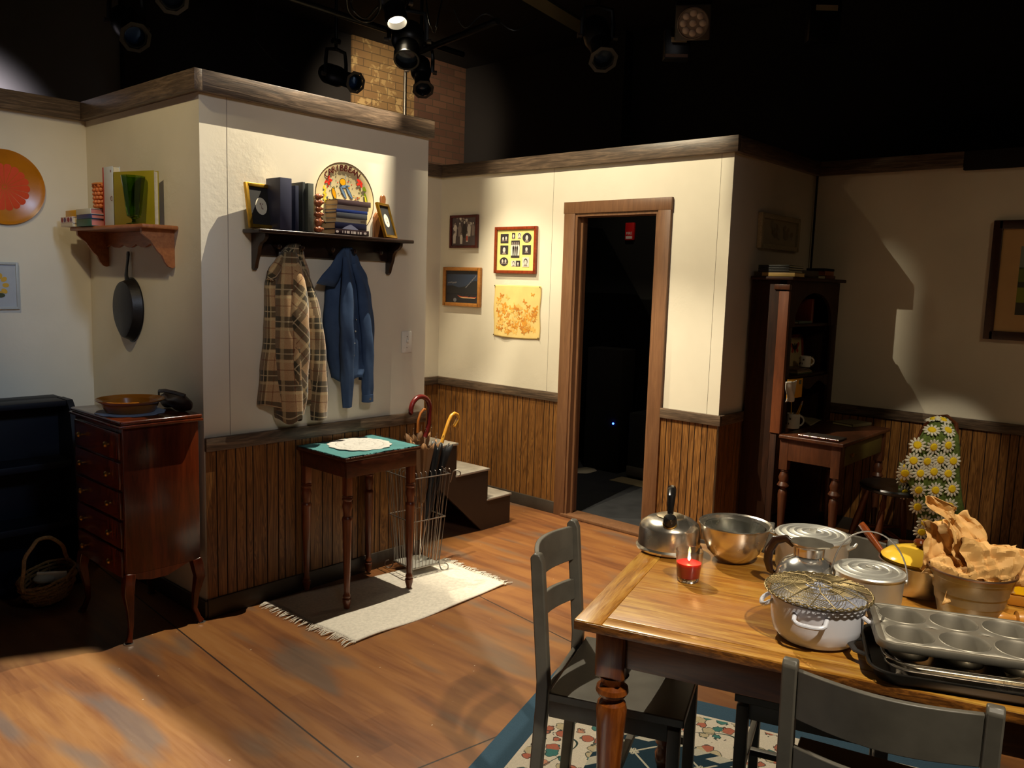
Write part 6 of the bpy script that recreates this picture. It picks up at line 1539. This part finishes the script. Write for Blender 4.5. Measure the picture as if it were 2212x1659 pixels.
# muffin tin on a stack of baking pans
M_PANG = metal('grey_nonstick', (146, 140, 128), .48, .05, .05, .7)
M_PAND = metal('dark_nonstick', (96, 92, 88), .36, .1)
o_t = Matrix.Translation((1.572, 1.166, 0)) @ RZ(RZT)
def tloc(px, py, z): return hit(px, py, 'z', z)
def rrect(w_, d, r, n=6):
    pts = []
    for cx, cy, a0 in ((w_/2-r, d/2-r, 0), (-w_/2+r, d/2-r, PI/2), (-w_/2+r, -d/2+r, PI), (w_/2-r, -d/2+r, 1.5*PI)):
        for k in range(n+1): a = a0+PI/2*k/n; pts.append((cx+r*math.cos(a), cy+r*math.sin(a)))
    return pts
def pan(name, lb, loc, rz, w_, d, h, r, mt, taper=.012, lip=.006, group=None):
    o = thing(name, lb, 'baking pan', loc, rz, group); mb = MB(); rings = []
    for dw, z in ((-2*taper, 0), (0, h), (2*lip, h+.0015), (2*lip+.002, h-.002)):
        rings.append([mb.bm.verts.new((x, y, z)) for x, y in rrect(w_+dw, d+dw, r)])
    n = len(rings[0])
    for A, B in zip(rings, rings[1:]):
        for i in range(n): mb.bm.faces.new((A[i], A[(i+1) % n], B[(i+1) % n], B[i]))
    mb.bm.faces.new(rings[0][::-1]); mb.build('pan_body', mt, o, solid=.0012, ang=40); return o
mz = TH0+.088; q0 = tloc(1906, 1350, mz); MT_W, MT_D = .335, .232
RM = RZT+.13
ex, ey = Vector((math.cos(RM), math.sin(RM), 0)), Vector((-math.sin(RM), math.cos(RM), 0))
q1 = tloc(1905, 1385, mz)     # front left region of the tin
mc = Vector((q0.x, q0.y, 0))+ex*(MT_W/2-.01)-ey*0+ey*(.02)
mt_ = thing('muffin_tin', 'grey six cup muffin tin lying on top of the stacked baking pans', 'muffin tin', (mc.x, mc.y, mz), RM)
def tin(o, W_, D_, nx, ny, rc, rb, dp, mt, lipd=.014):
    mb = MB(); cx = [(-(nx-1)/2+i)*W_/nx*.96 for i in range(nx)]; cy = [(-(ny-1)/2+j)*D_/ny*.96 for j in range(ny)]
    # flat deck: cells with a round hole
    N = 32
    for x in cx:
        for y in cy:
            hw, hd = W_/nx*.48, D_/ny*.48; inn, out = [], []
            for k in range(N):
                a = 2*PI*k/N; ca, sa = math.cos(a), math.sin(a); t_ = min(hw/abs(ca) if abs(ca) > 1e-6 else 9, hd/abs(sa) if abs(sa) > 1e-6 else 9)
                inn.append(mb.bm.verts.new((x+rc*ca, y+rc*sa, .0))); out.append(mb.bm.verts.new((x+t_*ca, y+t_*sa, 0)))
            lipv = [mb.bm.verts.new((x+(rc-.001)*math.cos(2*PI*k/N), y+(rc-.001)*math.sin(2*PI*k/N), .0012)) for k in range(N)]
            wl_ = [mb.bm.verts.new((x+(rc-.004)*math.cos(2*PI*k/N), y+(rc-.004)*math.sin(2*PI*k/N), -.004)) for k in range(N)]
            bt_ = [mb.bm.verts.new((x+rb*math.cos(2*PI*k/N), y+rb*math.sin(2*PI*k/N), -dp)) for k in range(N)]
            for A, B in ((out, inn), (inn, lipv), (lipv, wl_), (wl_, bt_)):
                for k in range(N): mb.bm.faces.new((A[k], A[(k+1) % N], B[(k+1) % N], B[k]))
            mb.bm.faces.new(bt_)
    # rim with rounded corners
    iw, id_ = W_*.96, D_*.96
    A = [mb.bm.verts.new((max(-iw/2, min(iw/2, x)), max(-id_/2, min(id_/2, y)), 0)) for x, y in rrect(W_+.012, D_+.012, .035)]
    B = [mb.bm.verts.new((x, y, 0)) for x, y in rrect(W_+.012, D_+.012, .035)]
    C_ = [mb.bm.verts.new((x, y, -lipd)) for x, y in rrect(W_+.020, D_+.020, .038)]
    n = len(A)
    for P, Q in ((A, B), (B, C_)):
        for i in range(n):
            try: mb.bm.faces.new((P[i], P[(i+1) % n], Q[(i+1) % n], Q[i]))
            except ValueError: pass
    bmesh.ops.remove_doubles(mb.bm, verts=mb.bm.verts, dist=1e-4)
    mb.build('tin_body', mt, o, ang=35, solid=.001)
tin(mt_, MT_W, MT_D, 3, 2, .050, .040, .042, M_PANG)
pg = 'baking pans stacked under the muffin tin'
pan('roasting_pan', 'dark roasting pan with wide ends at the bottom of the baking stack', (mc.x+ex.x*.03-.012, mc.y+ex.y*.03, TZ), RM-.02, .42, .26, .030, .05, M_PAND, group=pg)
pan('baking_pan', 'wide dull steel pan second from the bottom of the baking stack', (mc.x+ex.x*.045-.010, mc.y+ex.y*.045, TZ+.0050), RM, .385, .235, .033, .045, M_STEEL, group=pg)
pan('baking_pan', 'shiny pan in the middle of the baking stack', (mc.x+ex.x*.05-.008, mc.y+ex.y*.05, TZ+.0095), RM+.02, .36, .215, .034, .045, M_STEEL, group=pg)
pan('loaf_pan', 'short bright pan just under the muffin tin', (mc.x-ex.x*.02-.012, mc.y-ex.y*.02, TZ+.0140), RM+.02, .26, .19, .030, .05, M_STEEL, group=pg)
o = MB().tube([(.21+.02*0, -.05, .026), (.235, -.03, .026), (.242, 0, .026), (.235, .03, .026), (.21, .05, .026)], .004, 8, flat=2).build('side_handle', M_PAND, [x for x in COL.objects if x.name == 'roasting_pan'][0]); o.location = (-.0, 0, 0); o.rotation_euler = (0, 0, PI)
# yellow box, wooden thing
yb = tloc(2178, 1308, TH0)
bx = thing('yellow_canister', 'bright yellow box behind the bucket at the right edge of the photo', 'box', (yb.x, yb.y, TZ+.03), RZT)
MB().prism([(0, 0), (.16, 0), (.17, .085), (-.010, .085)], .13, M=Matrix(((1, 0, 0, 0), (0, 0, 1, 0), (0, 1, 0, 0), (0, 0, 0, 1)))).build('box_body', plain('chrome_yellow', (240, 186, 10), .35, var=.02), bx, bevel=.004)
MB().box((-.004, .0, -.0305), (.162, .13, -.0005), .006).build('base', plain('ochre_base', (170, 110, 24), .5), bx)
rp = tloc(2192, 1338, TH0+.02)
r_ = thing('rolling_pin', 'honey coloured rolling pin handle poking out by the yellow box', 'rolling pin', (rp.x, rp.y, TZ+.021), RZT+.25)
MB().lathe([(0, -.05), (.010, -.05), (.014, -.042), (.015, -.03), (.010, -.012), (.009, 0), (.0195, .004), (.0205, .01), (.0205, .20), (0, .20)], 24, M=RY(PI/2)).build('pin_body', wood('honey_beech', (180, 116, 40), (220, 160, 80), (1, 6, 6), .35), r_)
# ---------------------------------------------------------------- theatre lanterns, pipes and cables
M_LBLK = plain('lantern_black', (20, 20, 20), .35, var=.2, metal=.4)
M_LGRY = plain('lantern_worn_edge', (54, 47, 42), .45, var=.3)
M_LENS = NT('blue_coated_lens'); M_LENS = (lambda N: N.fin(lin((40, 70, 120)), .05, .6))(M_LENS)
def lantern(label, front, direction, length=.34, r=.085, hood=True, group=None, octagon=True, lens=None, yoke=True, tape=True):
    front = Vector(front); d = Vector(direction).normalized(); o = thing('stage_light', label, 'stage light', front, group=group)
    q = d.to_track_quat('Z', 'Y').to_matrix().to_4x4(); o.rotation_euler = q.to_euler()
    L = length
    MB().lathe([(r*.80, -.055), (r*.80, -L*.42), (r*.95, -L*.46), (r*1.08, -L*.55), (r*1.08, -L*.86), (r*.8, -L*.97), (r*.3, -L), (0, -L)], 28).build('body', M_LBLK, o)
    MB().lathe([(r*.86, 0), (r*.86, -.055), (r*.74, -.055), (r*.74, 0), (r*.86, 0)], 28).build('barrel', M_LBLK, o)
    MB().lathe([(0, -.05), (r*.5, -.042), (r*.735, -.05)], 28).build('lens', lens or M_LENS, o)
    if octagon:
        mb = MB(); n = 8; a_ = [[mb.bm.verts.new((rr_*math.cos(2*PI*(k+.5)/n), rr_*math.sin(2*PI*(k+.5)/n), z)) for k in range(n)] for rr_, z in ((r*.88, .004), (r*1.16, .004), (r*1.16, .010), (r*.88, .010))]
        for A, B in zip(a_, a_[1:]+a_[:1]):
            for k in range(n): mb.bm.faces.new((A[k], A[(k+1) % n], B[(k+1) % n], B[k]))
        mb.build('gel_frame', M_LGRY, o)
    if yoke:
        # yoke towards world up
        up = q.inverted().to_3x3() @ Vector((0, 0, 1)); up.z = 0
        if up.length < .1: up = Vector((0, 1, 0))
        up.normalize(); sd_ = Vector((0, 0, 1)).cross(up); piv = Vector((0, 0, -L*.6)); wu = q.inverted().to_3x3() @ Vector((0, 0, 1))
        pts = [piv+sd_*(r*1.25), piv+sd_*(r*1.25)+wu*.10, piv+sd_*(r*1.1)+wu*.18, piv+wu*.195, piv-sd_*(r*1.1)+wu*.18, piv-sd_*(r*1.25)+wu*.10, piv-sd_*(r*1.25)]
        MB().tube(pts, .008, 6, flat=2).build('yoke', M_LBLK, o)
        mb = MB(); mb.tube([piv+wu*.19, piv+wu*max(.30, (3.797-(Vector(front)-d*L*.6).z))], .012, 8); mb.tube([piv+wu*.25-sd_*.03, piv+wu*.25+sd_*.03], .022, 8); mb.build('clamp', M_LBLK, o)
        for s in (-1, 1): MB().tube([piv+sd_*s*(r*1.27), piv+sd_*s*(r*1.27+.03)], [.014, .017], 8).build('side_knob', M_LGRY, o)
    return o
def towards(px, py, z): return hit(px, py, 'z', z)
CAMV = Vector((0, 0, CAM_H))
def lan(px, py, z, tilt, label, **k):
    f = towards(px, py, z); d = (CAMV-f).normalized(); d = (d+RT*tilt[0]+UP*tilt[1]).normalized(); return lantern(label, f, d, **k)
DIM = (lambda N: N.fin((.02, .03, .05), .08, .3))(NT('dark_lens'))
g = None
lan(292, 80, 3.05, (.35, -.55), 'black stage light with a blue gleam in its lens at the upper left', r=.085, length=.36)
lan(372, -4, 3.10, (.2, -.55), 'black stage light cut by the top edge, right of the upper left one', r=.080, lens=DIM)
lan(767, 178, 3.0, (.75, -.25), 'black stage light with a blue lens hanging in front of the brick', r=.070, length=.46)
lan(914, 192, 3.0, (.15, -1.15), 'black stage light pointing down over the corner of the coat wall', r=.072, length=.34, lens=DIM)
lan(878, 130, 3.02, (-.1, -1.5), 'bulky black stage light hanging at the middle of the pipe', r=.10, length=.30, lens=DIM, octagon=False)
gl = lan(858, 50, 3.22, (.6, -3.2), 'glowing stage light shining in front of the brick at the top', r=.085, length=.30, lens=glow('lit_lens', (255, 236, 200), 14), octagon=False)
_f = gl.location+gl.rotation_euler.to_matrix() @ Vector((0, 0, .05)); spot('stage_lamp_alcove', _f, (3.75, 3.5, 0), 200, 34, WARM, .5, .02)
lan(1303, 128, 3.05, (.25, -.95), 'black stage light above the doorway wall', r=.085, length=.42, lens=DIM)
# LED lamp with round clusters
f = towards(1497, 52, 3.05); lo = thing('led_stage_light', 'round lamp with a cluster of pale lenses over the doorway corner', 'stage light', f)
dq = (CAMV-f).normalized().to_track_quat('Z', 'Y').to_matrix().to_4x4(); lo.rotation_euler = (dq @ RX(.3)).to_euler()
MB().box((-.10, -.10, -.10), (.10, .10, -.02), .01).build('housing', M_LBLK, lo)
MB().lathe([(0, -.0195), (.086, -.0195), (.088, -.010), (.084, -.008), (.08, -.014), (0, -.014)], 32).build('face', plain('grey_brown_face', (84, 72, 64), .5), lo)
for k in range(9):
    a = 2*PI*k/8; c = (0, 0, -.016) if k == 8 else (.054*math.cos(a), .054*math.sin(a), -.016); MB().ball(c, .021, 16, sc=(1, 1, .5)).build('lens', plain('frosted_lens', (150, 134, 124), .3), lo)
f = towards(1462, 92, 3.0); lb_ = thing('ballast_box', 'dark box with a small white label beside the round clustered lamp', 'electrical box', f, -.85)
MB().box((-.075, -.04, -.10), (.075, .04, .07), .006).build('box_body', M_LBLK, lb_)
MB().box((-.04, -.0415, -.01), (.05, -.0405, .018)).build('label_strip', colour('grey_label', (150, 140, 124)), lb_); MB().box((-.07, -.043, -.092), (.06, -.0405, -.075)).build('base_strip', colour('brown_strip', (90, 66, 48)), lb_)
f = towards(1780, 22, 3.2); l2 = thing('ballast_box', 'dark box with a pale tape label high at the upper right', 'electrical box', f, -.85)
MB().box((-.09, -.04, -.18), (.09, .04, .05), .006).build('box_body', M_LBLK, l2); MB().box((-.06, -.0415, -.015), (.065, -.0405, .016)).build('label_strip', colour('grey_label2', (140, 134, 118)), l2)
# pipes
def pipe(name, lb, a, b, r=.024, mt=M_LBLK):
    o = MB().tube([a, b], r, 12).build(name, mt); tag(o, lb, 'pipe'); return o
A = towards(560, -25, 3.32); B = towards(1000, 118, 3.32)
pipe('lighting_pipe', 'black lighting pipe running from the top edge across the brick', A, B, .022)
A = towards(905, 112, 3.25); B = towards(1075, 45, 3.25); pipe('lighting_pipe', 'black pipe rising to the right of the brick corner', A, B, .022)
A = towards(1060, -60, 3.42); B = towards(1260, 60, 3.42)
o = MB().tube([A, B], .055, 4).build('ceiling_beam', plain('olive_beam', (74, 66, 44), .6)); tag(o, 'olive brown beam crossing the ceiling above the doorway wall', 'beam')
a = hit(884, 150, 'y', 6.3); b = hit(884, 280, 'y', 6.3); pipe('conduit', 'thin grey conduit running down the brick wall', (a.x, 6.36, 3.6), (a.x, 6.36, 2.2), .014, metal('grey_conduit', (120, 116, 110), .4))
# tail cables and coils
rr = random.Random(9)
def cable(lb, pts, r=.005, gp=None):
    P_ = [Vector(towards(*p)) for p in pts]
    Q = []
    for i in range(len(P_)-1):
        p0, p1, p2, p3 = P_[max(i-1, 0)], P_[i], P_[i+1], P_[min(i+2, len(P_)-1)]
        for k in range(6):
            t = k/6; Q.append(.5*((2*p1)+(p2-p0)*t+(2*p0-5*p1+4*p2-p3)*t*t+(3*p1-p0-3*p2+p3)*t**3))
    Q.append(P_[-1]); o = MB().tube(Q, r, 6).build('cable', M_LBLK); tag(o, lb, 'cable', gp)
cable('coiled black cable hanging from the pipe left of the glowing light', [(748, -8, 3.2), (752, 22, 3.15), (772, 42, 3.12), (800, 46, 3.12), (820, 20, 3.15), (818, -6, 3.2), (790, -20, 3.2), (760, 0, 3.2), (764, 24, 3.14), (790, 40, 3.12), (815, 14, 3.16)], .006)
cable('drooping black cable between the glowing light and the right pipe', [(915, -60, 3.79), (925, 35, 3.2), (938, 70, 3.12), (946, 40, 3.2), (965, -50, 3.79)], .005)
cable('thin dark cable looping across the top over the black wall', [(980, 20, 3.3), (1005, 60, 3.2), (1050, 30, 3.3), (1110, 66, 3.2), (1160, 40, 3.3)], .004)
cable('thin grey wire slanting down the dark wall above the coat wall', [(560, -20, 3.79), (550, 70, 3.2), (560, 95, 3.1), (600, 140, 3.0), (625, 155, 2.98)], .0025)
# the lanterns that carry the coat and floor light hang above the picture; their shutters shape the beams
def rig(label, loc, aim):
    d = (Vector(aim)-Vector(loc)).normalized(); return lantern(label, Vector(loc)-d*.02, d, octagon=False, length=.16, r=.05, yoke=False)
def flap(o, loc, a, b, off, s=.14):
    """a thin metal shutter leaf whose edge cuts the beam along the room points a-b"""
    bpy.context.view_layer.update(); inv = o.matrix_world.inverted(); L = Vector(loc); off = Vector(off)
    e1 = L+(Vector(a)-L).normalized()*s; e2 = L+(Vector(b)-L).normalized()*s
    mb = MB(); mb.bm.faces.new([mb.bm.verts.new(inv @ p) for p in (e1, e2, e2+off, e1+off)]); return mb.build('barn_door', M_LBLK, o, solid=.0015)
r1 = rig('short black stage light hung steeply above the coat wall', L1, (2.5, 2.75, 0))
flap(r1, L1, (2.87, 3.445, 2.40), (2.79, 3.445, .6), (.13, 0, 0), .075)
r2 = rig('short black stage light hung high and aimed across at the doorway wall', L2, (4.38, 3.1, 1.2))
flap(r2, L2, (4.382, 4.12, 3.7), (3.134, 3.445, .0), (-.02, .25, 0))
flap(r2, L2, (4.39, 4.4, 2.49), (4.39, 1.2, 2.49), (0, 0, .15), .15)
flap(r2, L2, (4.80, 1.76, 3.6), (4.80, 1.76, .0), (0, -.25, 0), .17); flap(r2, L2, (4.66, 2.105, 3.58), (4.66, 2.105, 1.67), (0, -.25, 0), .16)
r4 = rig('short black stage light hung high and aimed down at the left floor', L4, (.8, 3.0, 0))
def flap_flat(o, loc, p, q, dz, off):
    """leaf lying level, dz below the lamp, its edge shading the floor line p-q"""
    bpy.context.view_layer.update(); inv = o.matrix_world.inverted(); L = Vector(loc); k = dz/loc[2]; off = Vector(off)
    e = [L+Vector(((x-loc[0])*k, (y-loc[1])*k, -dz)) for x, y in (p, q)]
    mb = MB(); mb.bm.faces.new([mb.bm.verts.new(inv @ v) for v in (e[0], e[1], e[1]+off, e[0]+off)]); return mb.build('barn_door', M_LBLK, o, solid=.0012)
flap_flat(r4, L4, (1.30, 9.0), (1.30, -5.0), .14, (.40, 0, 0)); flap_flat(r4, L4, (1.32, 3.47), (-1.6, 4.9), .15, (.03, .30, 0))
